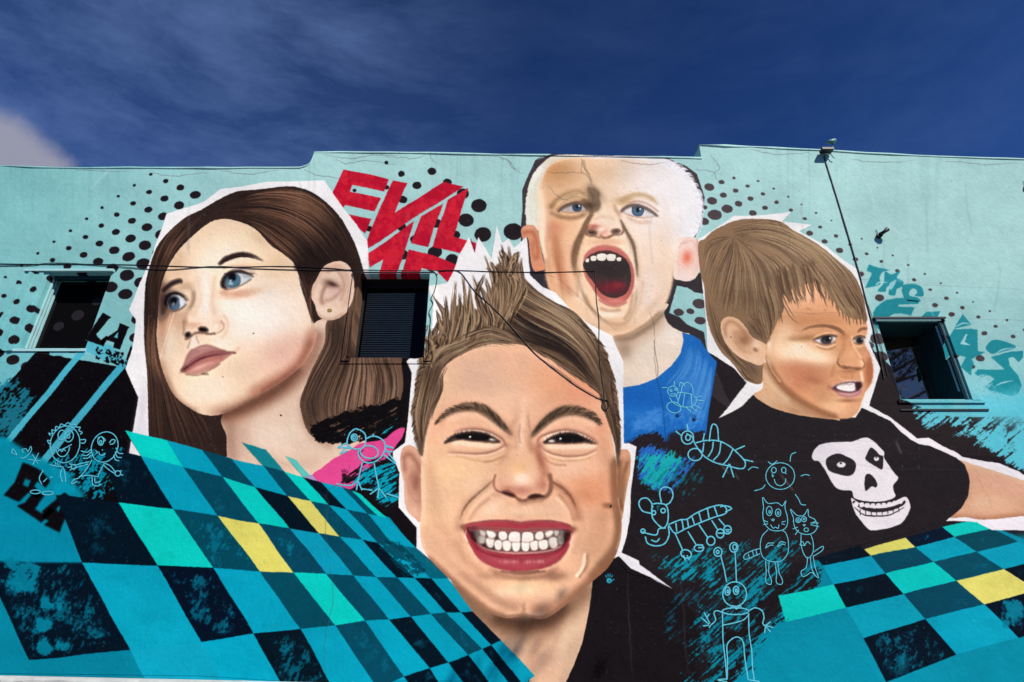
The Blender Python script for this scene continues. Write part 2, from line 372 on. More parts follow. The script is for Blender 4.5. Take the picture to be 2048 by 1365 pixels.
# right: black centre field, teal lower right
CENT = [(1235,760),(1290,740),(1450,700),(1500,780),(1745,700),(1790,740),(1800,800),(1930,845),(2350,880),(2350,1080),(2048,1080),(1954,1040),(1720,1091),(1631,1115),(1540,1260),(1420,1480),(1040,1480),(1090,1100),(1160,1050)]
px.fill(CENT, (34, 27, 31), False)
px.fill([(700,700),(800,690),(850,720),(840,1100),(900,1160),(830,1098),(780,1036),(690,1000),(690,900)], (20, 15, 19), False)
px.fill([(1631,1115),(1700,1100),(2350,1050),(2350,1800),(1350,1700),(1420,1365),(1470,1300),(1550,1240)], (0, 142, 166), False, 6)
RR = [
 [(1631,1115),(1720,1091),(1807,1072),(1885,1055),(1954,1040),(2026,1022)],
 [(1644,1131),(1742,1112),(1830,1094),(1909,1075),(1984,1057),(2062,1038)],
 [(1666,1170),(1770,1147),(1866,1124),(1954,1104),(2035,1084),(2122,1062)],
 [(1691,1216),(1807,1188),(1913,1162),(2008,1138),(2100,1114),(2190,1090)],
 [(1726,1277),(1851,1238),(1968,1209),(2075,1180),(2180,1152),(2280,1126)],
 [(1773,1365),(1913,1310),(2037,1275),(2160,1238),(2290,1205),(2400,1175)],
]
RC = ['NYNT.', 'CDCD.', 'NTDC.', 'CDYND', 'NCNC.']
RIGHT_TILES = [([(1557,1192),(1666,1170),(1691,1216),(1572,1245)], 'T')]
for r in range(5):
    for c in range(5):
        if RC[r][c] != '.': RIGHT_TILES.append(([RR[r][c], RR[r][c+1], RR[r+1][c+1], RR[r+1][c]], RC[r][c]))
px.fill([(1636,1113),(1560,1192),(1666,1170)], (0, 128, 150), False, al=.8)
RIGHT_FIELD = [(1631,1115),(2026,1022),(2350,1000),(2350,1600),(1770,1600),(1691,1216)]
tilesheet(RIGHT_TILES, 150)
mottle([(1990, 1200), (2048, 1190), (2060, 1260), (2000, 1262)], (0, 130, 152), .6, 24, .9, None, 8, 9, 8)
# ---------------------------------------------------------------- mural: girl with long brown hair
G = Pen(230, 340, 2.438)
WH = (245, 242, 239)
OUT_GIRL = [(435,155),(510,97),(750,60),(1020,52),(1115,190),(1180,265),(1228,345),(1240,520),(1180,520),(1130,920),(1540,920),(1540,1290),(1400,1300),(1340,1500),(1100,1600),(500,1550),(75,1330),(95,1230),(115,1110),(50,970),(85,870),(100,730),(65,682),(180,420),(250,215)]
G.fill([(435,155),(510,97),(750,60),(1020,52),(1115,190),(1180,265),(1228,345),(1250,620),(900,900),(400,1400),(60,1480),(75,1350),(95,1230),(115,1110),(50,970),(85,870),(100,730),(65,682),(180,420),(250,215)], WH, False)
G.fill([(110,1180),(150,1000),(160,1365),(70,1400)], (214, 206, 214), False, 10, .6)
GH = [(150,1500),(165,1365),(165,1250),(158,1000),(140,800),(145,600),(175,450),(230,340),(330,240),(430,190),(500,150),(600,105),(700,98),(830,82),(900,88),(980,120),(1060,190),(1130,280),(1180,390),(1215,500),(1240,640),(1200,900),(1050,1150),(700,1330),(545,1400),(545,1500)]
ghm = G.full(GH)
G.fill(GH, (50, 35, 30))
G.fill([(1150,600),(1200,600),(1200,860),(1378,870),(1400,960),(1390,1120),(1341,1215),(1250,1250),(1120,1290),(980,1320),(900,1200),(905,1100),(1000,850),(1090,720)], (106, 78, 62))
br = [(84,58,45),(62,42,34),(36,25,22),(30,21,19),(50,35,29)]
lt = [(136,94,70),(170,122,92),(108,74,56)]
# crown: from the parting to the right, over and down
crown = [[(500,235),(640,260),(760,360),(870,450),(930,530)],[(500,225),(680,250),(830,350),(930,450),(1000,520)],[(490,215),(700,215),(900,300),(1010,420),(1060,470)],
         [(490,200),(720,165),(940,230),(1080,370),(1140,480)],[(500,180),(720,125),(950,165),(1110,320),(1180,480)],[(520,150),(720,105),(930,110),(1080,240),(1200,480)]]
G.clip = ghm
G.hair(crown, 620, 5, br, (.3,.8), 5)
G.hair(crown[2:], 130, 2.4, lt, (.35,.85), 5, seg=(.15,.75))
G.hair(crown[:3], 60, 2.2, lt, (.3,.7), 5, seg=(.2,.8))
G.blob(900,180,90,26,(130,90,68),.35,35); G.blob(940,420,80,60,(24,16,15),.6,30); G.blob(1090,430,60,110,(30,20,18),.5,-30)
left = [[(480,200),(400,270),(300,380),(235,520),(210,700)],[(470,190),(350,250),(260,380),(205,520),(190,760)],[(470,185),(320,230),(220,360),(170,520),(165,780)],[(460,180),(300,230),(200,360),(155,480),(145,760)]]
G.hair(left, 300, 5, br, (.3,.8), 4); G.hair(left, 50, 2.2, lt, (.25,.5), 4, seg=(.1,.8))
lowl = [[(160,700),(150,900),(170,1100),(165,1480)],[(180,700),(180,900),(210,1100),(230,1480)],[(205,720),(200,900),(260,1120),(330,1480)],[(210,860),(230,1000),(300,1130),(440,1480)],[(260,1060),(330,1160),(430,1210),(545,1480)]]
G.hair(lowl, 420, 4.5, br+[(84,60,48)], (.3,.8), 5); G.hair(lowl[:3], 60, 2, lt, (.3,.55), 4, seg=(0,.7))
G.clip = None
# neck and shoulder
NK = [(520,1200),(650,1080),(850,960),(960,760),(1040,740),(1020,860),(950,1000),(910,1120),(925,1210),(960,1290),(1040,1320),(1180,1290),(1230,1360),(1100,1440),(970,1510),(860,1540),(700,1480),(560,1420),(545,1300)]
nk = G.full(NK); G.clip = nk
G.fill(NK, (238, 205, 178))
G.blob(760,1300,150,80,(250,226,202),.8); G.blob(980,850,50,130,(250,226,206),.8,20); G.blob(600,1290,70,120,(206,160,134),.6)
G.line([(500,1200),(620,1170),(760,1100),(880,1010),(960,900),(985,780)],90,(150,98,74),.75,18); G.line([(500,1200),(640,1150),(800,1060),(900,960)],50,(90,52,38),.7,12)
G.line([(560,1210),(560,1300),(575,1420)],46,(150,104,82),.5,14)
G.line([(925,1100),(930,1220),(980,1300),(1060,1350)],40,(160,112,88),.5,12)
G.line([(700,1400),(850,1440),(1000,1420)],30,(204,160,134),.5,14)
G.ell(812,1197,5,5,(60,30,25)); G.clip = None
# face
FC = [(470,252),(530,240),(590,250),(650,272),(705,312),(760,370),(820,410),(868,450),(892,500),(920,570),(945,640),(968,740),(985,810),(960,890),(900,965),(800,1042),(700,1100),(600,1155),(520,1190),(460,1197),(400,1183),(335,1142),(285,1090),(248,1020),(225,950),(210,880),(202,800),(208,700),(214,620),(230,550),(255,480),(290,420),(340,360),(400,300)]
fc = G.full(FC); G.clip = fc
G.fill(FC, (240, 211, 182))
G.blob(560,370,200,120,(247,226,192),.8); G.blob(720,720,220,160,(252,238,220),.9); G.blob(470,500,90,110,(250,232,208),.7); G.blob(450,1080,130,80,(250,230,208),.8)
G.blob(250,760,60,160,(206,150,116),.75); G.blob(225,620,34,90,(120,80,62),.8); G.blob(290,740,40,80,(214,166,134),.7); G.blob(240,980,34,90,(214,168,140),.6); G.blob(300,900,34,110,(246,224,200),.7)
G.blob(300,450,50,90,(214,176,142),.5); G.blob(800,460,60,60,(236,202,162),.5,40); G.blob(700,330,60,30,(226,196,160),.5,40)
G.blob(860,860,150,90,(236,176,158),.5); G.blob(900,640,50,120,(244,224,204),.6)
G.line([(470,1195),(600,1150),(740,1070),(860,985),(950,895),(985,810)],60,(196,128,102),.55,18)
G.line([(520,1195),(640,1140),(760,1068),(880,975)],26,(120,66,50),.6,9)
G.line([(985,800),(960,700),(935,610)],22,(214,172,146),.5,8)
G.line([(400,1190),(330,1145),(280,1085),(240,1010)],30,(180,126,98),.6,9)
# features
Q = Pen(300, 480, 4.265); Q.clip = fc
Q.blob(640,120,200,120,(250,234,214),.7); Q.blob(900,620,330,230,(250,240,228),.9); Q.blob(460,480,80,230,(248,236,222),.8); Q.blob(560,620,60,80,(244,218,200),.6); Q.blob(1120,1000,230,120,(240,190,176),.6,-25); Q.blob(520,1260,180,110,(248,230,206),.8)
Q.blob(150,700,60,90,(222,160,126),.75); Q.blob(230,700,60,70,(214,166,134),.6); Q.blob(170,900,60,220,(242,224,200),.85,8); Q.line([(95,1040),(130,1200),(190,1330)],60,(206,160,124),.6,18)
Q.line([(260,410),(330,400),(372,440),(366,520),(330,590),(290,650)],44,(206,170,140),.6,13); Q.line([(372,440),(368,520),(336,590)],18,(150,116,92),.5,8); Q.blob(300,380,80,30,(220,180,140),.5)
Q.line([(1400,760),(1320,980),(1200,1120),(1020,1230),(860,1310)],90,(206,130,106),.55,24); Q.line([(1380,860),(1280,1060),(1140,1190),(960,1290)],44,(166,96,76),.5,15)
Q.blob(760,460,130,44,(222,160,132),.75,-4); Q.blob(640,440,40,40,(214,160,130),.6,30); Q.blob(860,440,120,30,(236,190,160),.5,-10); Q.blob(820,225,150,26,(246,206,170),.6,4); Q.line([(620,250),(700,228),(820,236),(900,268)],14,(206,156,130),.5,6)
# right-hand eye
E1 = [(618,405),(622,360),(648,310),(700,282),(770,276),(830,294),(884,318),(850,345),(800,372),(740,398),(680,412),(640,414)]
e1 = Q.full(E1); Q.fill(E1,(204,210,216),bl=1.5); Q.blob(632,370,40,70,(56,36,32),.95,20,clip=e1); Q.ell(708,346,64,62,(30,44,56),clip=e1,bl=2); Q.ell(706,352,56,52,(66,110,134),clip=e1,bl=5); Q.blob(690,372,34,20,(176,208,220),.8,clip=e1); Q.ell(702,318,34,34,(10,12,18),clip=e1,bl=5); Q.ell(690,348,10,10,(238,246,250),clip=e1,bl=2); Q.line([(735,300),(760,330),(756,370)],10,(120,176,200),.7,4,clip=e1); Q.blob(820,312,50,16,(160,170,184),.6,14,clip=e1)
Q.line([(624,408),(616,372),(638,318),(690,280),(760,268),(830,286),(892,318)],26,(22,15,16),.97,2.5,(.8,.12)); Q.line([(622,406),(660,420),(730,408),(810,372),(870,336)],6,(70,46,42),.85,2); Q.line([(630,398),(650,412),(640,420)],12,(20,14,14),.9,3)
for k in range(26): u=k/25; x=640+u*230; y=300-34*math.sin(min(u*2.2,1.57))+u*34; Q.line([(x,y),(x-10+34*u,y-16-8*math.sin(u*3))],4.5,(20,14,14),.8,0,(1,.1))
Q.line([(700,258),(770,250),(850,262),(918,296)],9,(170,140,140),.7,4); Q.line([(720,246),(800,242),(880,262),(930,296)],10,(250,236,226),.6,4)
Q.line([(586,212),(640,168),(710,140),(790,128),(870,138),(965,180)],44,(44,28,28),.97,5,prof=[.5,.95,1,.8,.5,.05])
Q.hair([[(590,214),(680,165),(790,145),(930,172)],[(600,205),(690,140),(800,120),(950,176)]],40,4,[(30,20,20),(70,48,42)],(.4,.8),4)
# left-hand eye
Q.line([(400,300),(430,420),(420,540),(350,660)],40,(236,202,174),.55,14); Q.line([(560,300),(545,420),(530,540),(560,640)],34,(226,190,164),.5,13); Q.line([(470,330),(480,480),(450,640)],40,(254,242,226),.7,13)
Q.blob(420,800,60,30,(226,176,150),.45); Q.line([(620,640),(660,700),(650,780),(600,850)],20,(222,180,154),.5,8)
Q.blob(150,510,80,80,(40,26,26),.85,-20); Q.blob(110,600,40,80,(40,26,24),.75,12); Q.blob(100,420,50,40,(96,64,52),.6,-30)
E2 = [(160,570),(150,520),(170,478),(215,466),(262,480),(298,520),(300,552),(262,580),(210,602),(172,598)]
e2 = Q.full(E2); Q.fill(E2,(192,198,208),bl=1.5); Q.blob(165,530,34,70,(26,18,20),.95,clip=e2); Q.ell(206,540,44,60,(40,54,70),clip=e2,bl=3); Q.ell(212,552,34,44,(96,124,150),clip=e2,bl=5); Q.ell(200,520,28,36,(10,10,16),clip=e2,bl=5); Q.ell(197,545,8,12,(246,250,252),clip=e2,bl=2); Q.blob(262,534,26,30,(232,238,244),.7,clip=e2)
Q.line([(130,560),(134,510),(168,466),(220,452),(272,472),(312,524)],24,(18,13,14),.97,3,(.9,.15)); Q.line([(168,600),(215,606),(270,582),(306,548)],6,(60,42,40),.85,2); Q.line([(250,452),(300,478),(326,520)],8,(120,90,78),.6,4)
for k in range(18): u=k/17; x=132+u*150; y=500-50*math.sin(u*2.4+.2)+u*20; Q.line([(x,y),(x-14+22*u,y-20)],5,(16,12,12),.8,0,(1,.1))
Q.line([(108,440),(150,398),(205,364),(262,350),(270,372)],40,(44,28,28),.97,4,prof=[.7,1,.95,.8,.2])
# nose
Q.blob(380,690,80,30,(250,226,208),.8); Q.blob(370,730,80,30,(236,186,158),.75); Q.blob(300,700,24,50,(202,146,116),.6); Q.blob(590,720,50,50,(238,200,172),.7); Q.line([(285,690),(290,760),(284,820)],16,(190,142,112),.6,6); Q.line([(600,690),(630,730),(612,770),(570,795)],10,(206,150,120),.7,4); Q.blob(560,735,22,20,(252,232,214),.8)
Q.line([(300,850),(340,838),(380,800),(440,790),(500,802),(560,798)],14,(120,74,62),.75,4); Q.fill([(412,760),(430,746),(465,744),(494,764),(488,784),(455,786),(425,780)],(26,12,12),bl=3); Q.fill([(300,820),(308,800),(330,790),(352,806),(350,826),(326,836),(306,834)],(24,11,11),bl=3)
Q.blob(380,880,44,60,(248,230,218),.8); Q.line([(392,810),(404,850),(420,888)],12,(196,150,130),.6,4); Q.line([(350,850),(335,890),(322,925)],10,(170,130,108),.6,4); Q.blob(610,880,70,40,(246,232,220),.8,20)
# lips
UL = [(262,1122),(285,1060),(310,990),(345,940),(400,912),(450,894),(500,892),(560,912),(630,940),(718,958),(640,978),(560,984),(480,998),(400,1035),(330,1090)]
LL = [(264,1124),(330,1086),(400,1032),(480,996),(560,982),(640,976),(712,962),(640,1020),(560,1080),(480,1120),(400,1148),(330,1146)]
Q.fill(LL,(214,148,136),bl=3); Q.fill(UL,(200,142,136),bl=4); Q.line([(340,1060),(430,1000),(530,965),(640,958)],34,(164,84,86),.7,10); Q.blob(430,1085,100,24,(226,176,166),.8,-24); Q.line([(300,1120),(400,1060),(520,1020),(620,1000)],26,(190,98,92),.5,9); Q.blob(450,920,60,14,(214,164,156),.7,-6)
Q.line([(264,1122),(320,1085),(380,1045),(440,1010),(520,988),(620,974),(712,960)],17,(74,18,26),.92,4,(.4,.15)); Q.blob(300,1100,40,18,(70,20,26),.7,-40); Q.line([(300,1150),(400,1158),(480,1130),(600,1058)],12,(150,100,86),.6,5); Q.line([(440,1145),(500,1150)],14,(96,66,54),.5,6); Q.line([(690,960),(740,940),(760,910)],20,(222,176,150),.6,8); Q.blob(720,965,14,10,(120,60,58),.6)
Q.ell(885,796,6,6,(60,40,40)); Q.ell(622,1168,5,4,(130,84,70))
Q.line([(205,620),(165,760),(120,900),(72,1055)],4,(252,232,214),.75); Q.line([(170,640),(140,780)],3,(246,222,200),.5)
G.clip = None; Q.clip = None
# locks in front of the ear
lk = [[(890,480),(905,560),(930,640),(965,740),(975,780)],[(930,520),(950,580),(955,660),(965,740)],[(975,520),(955,600),(950,680),(972,770)]]
G.hair(lk, 60, 4, br, (.5,.9), 4, (.6,0)); G.hair(lk, 10, 2, lt, (.4,.6), 3)
G.fill([(880,470),(1000,430),(1050,440),(990,500),(975,520),(930,515)],(38,26,23),bl=5)
# hair falling at the right of the neck
rh = [[(1040,720),(1030,860),(960,1000),(912,1120),(930,1220)],[(1080,720),(1080,860),(1010,1000),(950,1130),(980,1260)],[(1140,680),(1140,860),(1090,1000),(1040,1140),(1060,1290)],[(1180,600),(1170,860),(1160,1000),(1130,1140),(1120,1280)],
      [(1200,860),(1230,950),(1230,1040),(1220,1140),(1210,1260)],[(1270,890),(1300,960),(1310,1040),(1300,1140),(1280,1230)],[(1340,890),(1370,960),(1380,1040),(1370,1120),(1345,1210)]]
rc = G.full([(1040,725),(1180,600),(1204,500),(1230,640),(1215,870),(1330,865),(1382,900),(1405,1000),(1395,1110),(1345,1210),(1250,1255),(1120,1290),(1020,1310),(950,1290),(915,1200),(905,1110),(960,980),(1020,850)])
G.clip = rc
G.fill([(1040,725),(1180,600),(1204,500),(1230,640),(1215,870),(1330,865),(1382,900),(1405,1000),(1395,1110),(1345,1210),(1250,1255),(1120,1290),(1020,1310),(950,1290),(915,1200),(905,1110),(960,980),(1020,850)],(112,84,66))
G.hair(rh, 520, 7, [(128,96,74),(88,64,50),(66,47,38),(150,116,92),(104,78,60)], (.35,.8), 4, (.3,.1)); G.hair(rh[3:], 110, 3, [(178,142,114),(164,126,100)], (.35,.7), 3, seg=(.2,1)); G.hair(rh, 120, 3, [(42,30,26)], (.3,.8), 3)
G.blob(1080,800,40,130,(50,36,31),.75,8); G.blob(960,1170,40,90,(58,42,35),.6,10); G.blob(1000,1050,30,110,(70,52,42),.5,24)
G.clip = None
# ear
ER = [(1040,458),(1090,444),(1135,462),(1160,510),(1170,590),(1155,660),(1115,708),(1070,732),(1025,734),(992,712),(975,660),(958,620),(962,570),(990,520),(1012,480)]
er = G.full(ER); G.clip = er
G.fill(ER,(238,206,180)); G.line([(1020,500),(1060,470),(1105,478),(1135,540),(1140,620),(1110,670)],22,(206,160,134),.7,7); G.line([(1035,500),(1075,485),(1105,520),(1118,580),(1100,640)],10,(150,100,80),.6,4)
G.blob(1055,560,40,22,(104,64,52),.9,20); G.blob(1065,600,42,36,(226,186,172),.8); G.line([(1030,560),(1012,600),(1005,640),(1020,660)],14,(150,98,80),.8,4); G.line([(1010,640),(1050,636),(1085,610),(1108,580)],10,(160,110,92),.7,4)
G.blob(1060,560,26,10,(60,34,30),.8,20); G.blob(1030,690,40,26,(250,222,198),.8); G.line([(975,690),(1010,728),(1060,732),(1120,700)],14,(186,138,112),.6,5); G.line([(960,620),(975,560),(1010,500),(1040,470)],12,(206,160,136),.6,4)
G.ell(1046,687,11,9,(80,60,24)); G.ell(1045,685,8,7,(206,176,80)); G.ell(1043,683,3,3,(60,46,20)); G.clip = None
# dark dry-brush over the hair ends, pink shirt strip
scratch(G.t([(930,1230),(1100,1190),(1250,1140),(1420,1090),(1420,1300),(1200,1350),(980,1340)]),(16,12,15),-28,.70,70,7,1,None,False,7,71,3,12)
scratch(G.t([(1000,1250),(1400,1150),(1420,1330),(1000,1350)]),(90,66,52),-28,.40,50,5,.8,None,False,7,72)
PK = (228, 74, 142)
B3 = lambda P: np.array([600, 820])+np.asarray(P, float)/6.204
PINK = B3([(160,800),(280,715),(400,620),(520,555),(640,490),(720,430),(860,400),(1040,360),(1120,300),(1200,240),(1275,225),(1298,240),(1270,330),(1200,430),(1140,520),(1060,610),(900,700),(780,820),(640,985),(450,940),(215,880)])
pkm = px.full(PINK)
scratch(B3([(440,900),(800,680),(1100,560),(1200,560),(1240,1300),(1050,1300),(640,990)]),(22,16,20),-30,.85,40,4,1,None,False,3,75)
px.fill(PINK, PK)
px.clip = pkm
scratch(B3([(420,900),(700,700),(960,560),(1150,540),(900,760),(700,950)]),(24,16,22),-30,.60,36,3.4,1,pkm,False,5,76)
scratch(B3([(560,680),(760,430),(840,520),(640,700)]),(30,18,24),-40,.52,30,4,.9,pkm,False,5,77)
scratch(B3([(900,350),(1150,190),(1100,340),(920,440)]),(24,16,22),-30,.55,30,4,.9,pkm,False,4,78)
px.clip = None
px.fill(B3([(55,835),(150,800),(215,880),(180,875)]),(176,150,196),False)
scratch(B3([(560,930),(780,700),(1240,560),(1250,1150),(1050,1300),(900,1050)]),(0,166,190),-32,.50,20,3,.95,None,False,6,79)
scratch(B3([(820,420),(1000,200),(1340,0),(1340,80),(1180,230),(900,400)]),(20,180,200),-34,.60,30,3.4,.95,None,False,5,80)
px.fill([(808,862),(806,850),(828,800),(830,1085),(795,1000)],(20,15,19),False,al=0)
# tiles painted over the neck
FLOAT_TILES = [[(485,886),(532,900),(569,944),(525,932)],[(570,912),(592,920),(622,952),(606,954)],[(525,932),(569,944),(606,954),(642,965),(621,1003),(575,992),(511,975),(465,919)]]
px.fill(FLOAT_TILES[0],(0,128,140),False,al=.93); px.fill(FLOAT_TILES[1],(60,196,190),False,al=.8)
for q, ch in LEFT_TILES:
    q = np.array(q, float)
    if q[:, 1].min() < 1000 and ch: 
        cen = q.mean(0); m = px.full(cen+(q-cen)*1.004, False)
        px.fill(cen+(q-cen)*1.004, TONE[ch], False)
        if ch in 'ND': mottle(q, (0,118,142), .42, 30, .4, m, 9, int(q[0][0]), 6)
# ---------------------------------------------------------------- mural: shouting blond boy
B = Pen(1020, 290, 3.329)
HALO = [(165,105),(290,58),(1050,88),(1180,145),(1245,195),(1295,350),(1290,410),(1275,520),(1290,600),(1290,990),(1300,1340),(1500,1420),(1500,1700),(1300,1700),(900,1400),(300,980),(140,850),(60,640),(85,300)]
B.fill([(165,105),(290,58),(1050,88),(1180,145),(1245,195),(1295,350),(1290,410),(1275,520),(1220,640),(1100,900),(600,700),(300,980),(140,850),(72,640),(85,300)], (62,54,58), False)
B.fill([(100,900),(140,830),(300,860),(420,1100),(300,985)], (50,44,50), False)
B.fill([(1040,900),(1100,880),(1290,850),(1290,990),(1230,980),(1180,950),(1110,940),(1060,1120),(1130,1150),(1180,1200),(1290,1250),(1310,1360),(1500,1800),(1150,1500),(1000,1240),(1000,1000)], (52,46,50), False)
B.line([(230,70),(165,110),(170,150)],4,(30,26,30),.7)
BH = [(140,235),(175,170),(230,110),(300,72),(450,70),(650,76),(1010,88),(1090,120),(1180,190),(1240,280),(1278,390),(1270,500),(1240,590),(1180,640),(1100,640),(600,700),(190,570),(130,565),(105,480),(104,420),(118,330)]
bh = B.full(BH); B.fill(BH, (244,242,240)); B.clip = bh
B.blob(150,400,60,220,(240,238,212),.9); B.blob(350,110,180,40,(236,214,170),.7)
B.hair([[(225,120),(170,230),(130,350),(110,480)],[(260,130),(215,240),(190,380),(175,560)]],160,3,[(250,250,240),(222,216,188),(232,230,206)],(.3,.7),4)
B.clip = None
tuft = [(250,250,252),(236,234,238),(225,224,232)]
for k in range(130):
    u = rng.rand(); q = crom([(1030,110),(1110,150),(1180,210),(1235,300),(1262,400),(1255,500),(1225,600)],False,12); i=int(u*(len(q)-2)); p=q[i]; d=q[i+1]-q[i]; d/=np.hypot(*d)+1e-6
    nrm=np.array([d[1],-d[0]]); nrm = nrm if nrm[0]>0 else -nrm; L=26+22*rng.rand()
    B.line([p-nrm*18, p+nrm*L*.4+d*L*.4, p+nrm*L*.7+d*L],4.5,tuft[k%3],.95,0,(1,0))
for k in range(60):
    q = crom([(210,130),(165,200),(130,300),(112,400),(110,480),(132,560)],False,12); i=int(rng.rand()*(len(q)-2)); p=q[i]; d=q[i+1]-q[i]; d/=np.hypot(*d)+1e-6
    B.line([p+[10,0], p+d*12-[4,0], p+d*30-[11,0]],5,(240,240,220),.9,0,(1,0))
# ears
EL = [(76,575),(90,545),(130,532),(175,550),(195,640),(215,740),(232,825),(195,842),(155,836),(134,750),(118,620),(90,640)]
m = B.full(EL); B.clip = m; B.fill(EL,(224,150,114)); B.line([(95,590),(130,570),(165,600),(185,700),(180,760)],20,(180,92,58),.7,6); B.line([(150,640),(150,720),(175,770)],14,(150,72,46),.5,6); B.blob(120,550,50,16,(246,180,140),.7); B.blob(190,820,30,20,(240,150,110),.7)
ERB = [(1100,645),(1160,612),(1235,618),(1256,670),(1266,760),(1262,830),(1235,885),(1180,910),(1130,902),(1085,868)]
m = B.full(ERB); B.clip = m; B.fill(ERB,(246,222,208)); B.blob(1180,755,46,60,(236,140,112),.85); B.blob(1180,750,20,30,(226,110,84),.7); B.line([(1150,640),(1210,640),(1245,700),(1250,800),(1220,870)],14,(226,170,150),.6,5); B.line([(1120,690),(1140,660),(1180,650)],10,(206,150,130),.6,4); B.line([(1130,700),(1118,780),(1130,850)],10,(230,180,160),.6,5); B.blob(1250,640,12,50,(200,110,90),.5)
B.clip = None
# neck
NB = [(560,1200),(1022,1060),(1026,1120),(1050,1180),(1095,1222),(1150,1250),(1200,1270),(1180,1400),(1060,1560),(960,1640),(860,1680),(720,1700),(600,1700)]
m = B.full(NB); B.clip = m; B.fill(NB,(240,220,198)); B.line([(640,1290),(760,1300),(900,1240),(1010,1140)],110,(206,168,138),.7,26); B.line([(700,1290),(800,1285),(920,1215),(1030,1110)],36,(120,90,66),.65,9); B.blob(760,1370,60,70,(150,120,96),.7)
B.blob(1080,1270,60,60,(248,236,222),.8); B.blob(720,1500,90,60,(244,222,196),.7); B.clip = None
# face
FB = [(200,270),(225,190),(270,130),(360,96),(500,86),(700,92),(860,100),(1000,130),(1090,220),(1130,350),(1140,480),(1130,600),(1108,720),(1092,850),(1080,950),(1046,1050),(1000,1120),(900,1205),(790,1268),(700,1286),(600,1250),(470,1215),(375,1125),(290,1025),(250,935),(232,850),(222,760),(198,660),(182,560),(190,450),(186,350)]
fb = B.full(FB, True, 7); B.clip = fb
B.fill(FB,(243,207,172)); 
B.blob(900,450,290,600,(250,230,212),.85); B.blob(970,300,180,260,(244,238,238),.85); B.blob(930,1000,110,160,(244,218,196),.6)
B.blob(330,210,130,90,(226,170,120),.85,-10); B.blob(300,170,90,50,(216,150,86),.6,-20); B.blob(560,180,120,60,(240,200,160),.6); B.blob(260,330,60,120,(232,186,146),.6)
B.blob(300,740,90,250,(222,150,106),.8); B.blob(360,560,120,120,(234,186,142),.6); B.blob(300,560,70,60,(228,138,108),.5); B.blob(400,640,60,100,(240,196,160),.7); B.blob(215,520,24,200,(246,226,206),.8); B.blob(380,880,60,140,(236,184,150),.6); B.blob(330,860,16,130,(196,110,74),.45,-10)
B.line([(455,900),(468,1000),(440,1040)],26,(250,232,214),.7,9); B.line([(425,840),(445,930),(450,1020)],16,(206,150,116),.5,7)
B.blob(640,1180,150,60,(232,196,164),.8); B.blob(700,1220,120,30,(214,170,134),.5); B.blob(660,1130,90,24,(250,236,220),.7); B.blob(930,950,90,160,(246,226,214),.7)
B.line([(690,1290),(800,1268),(910,1200),(1010,1110)],24,(196,156,124),.6,8)
B.line([(500,1000),(540,1090),(600,1160),(700,1200),(780,1180),(830,1080),(850,960)],16,(206,164,130),.6,7); B.line([(820,980),(800,1100),(760,1170)],16,(176,134,100),.5,7); B.line([(885,900),(870,1040),(840,1120)],12,(214,176,148),.45,6)
B.blob(1120,420,70,300,(245,242,242),.95); B.blob(1080,220,120,140,(245,242,242),.9)
# brows and forehead furrow
B.blob(560,360,60,50,(120,92,62),.8,30); B.blob(545,330,26,50,(96,78,60),.6,-30); B.blob(520,400,50,36,(90,62,40),.75); B.blob(575,400,20,30,(70,50,36),.5)
B.line([(262,430),(300,380),(350,340),(430,315),(520,305)],46,(206,160,112),.6,12); B.line([(270,420),(330,360),(420,345),(500,365)],20,(160,112,70),.5,8)
B.hair([[(280,400),(380,330),(520,310)],[(290,420),(390,360),(540,350)]],50,2.5,[(170,130,86),(236,206,160),(140,100,66)],(.3,.6),5)
B.blob(760,370,70,30,(206,168,116),.7,-10); B.line([(740,400),(800,350),(880,335),(960,370)],30,(222,184,136),.6,10); B.blob(880,350,70,16,(238,214,190),.6,8)
B.blob(640,470,50,60,(246,222,196),.7)
# eyes
for (E, ir, lidU, lidD, kk) in (([(330,440),(360,418),(400,402),(445,396),(485,408),(503,430),(470,442),(430,445),(380,444)],(444,416,32,28),[(318,446),(350,415),(395,396),(445,388),(490,402),(515,432)],[(340,446),(400,452),(460,446),(500,434)],0),
                        ([(745,445),(775,424),(815,412),(860,412),(905,428),(945,452),(978,476),(930,478),(870,477),(810,469),(770,456)],(850,436,42,42),[(738,446),(770,418),(820,403),(880,412),(940,442),(985,478)],[(750,452),(810,474),(880,484),(978,480)],1)):
    e = B.full(E); B.fill(E,(196,186,186) if not kk else (222,216,216)); cx,cy,rx,ry = ir
    B.ell(cx,cy,rx,ry,(46,60,76),clip=e); B.ell(cx,cy+3,rx*.86,ry*.86,(96,138,168) if kk else (66,86,108),clip=e,bl=4); B.ell(cx,cy-4,rx*.36,ry*.42,(14,16,22),clip=e,bl=3); B.ell(cx+14,cy-8,6,6,(240,246,250),clip=e)
    B.line(lidU,24,(60,40,32),.35,5,(.7,.4)); B.line(lidU,10,(50,30,26),.9,2.5,(.8,.4)); B.line(lidD,6,(150,96,78),.7,2,(.5,.3))
B.line([(775,396),(850,374),(930,400),(990,450)],9,(206,160,140),.5,4); B.line([(300,440),(350,388),(430,368),(500,392)],10,(206,140,96),.6,4); B.line([(305,470),(400,490),(480,470),(530,440)],26,(190,140,100),.5,10); B.line([(780,490),(860,520),(940,510)],16,(226,200,184),.7,7); B.line([(770,480),(850,505),(920,500)],5,(190,150,130),.5,3)
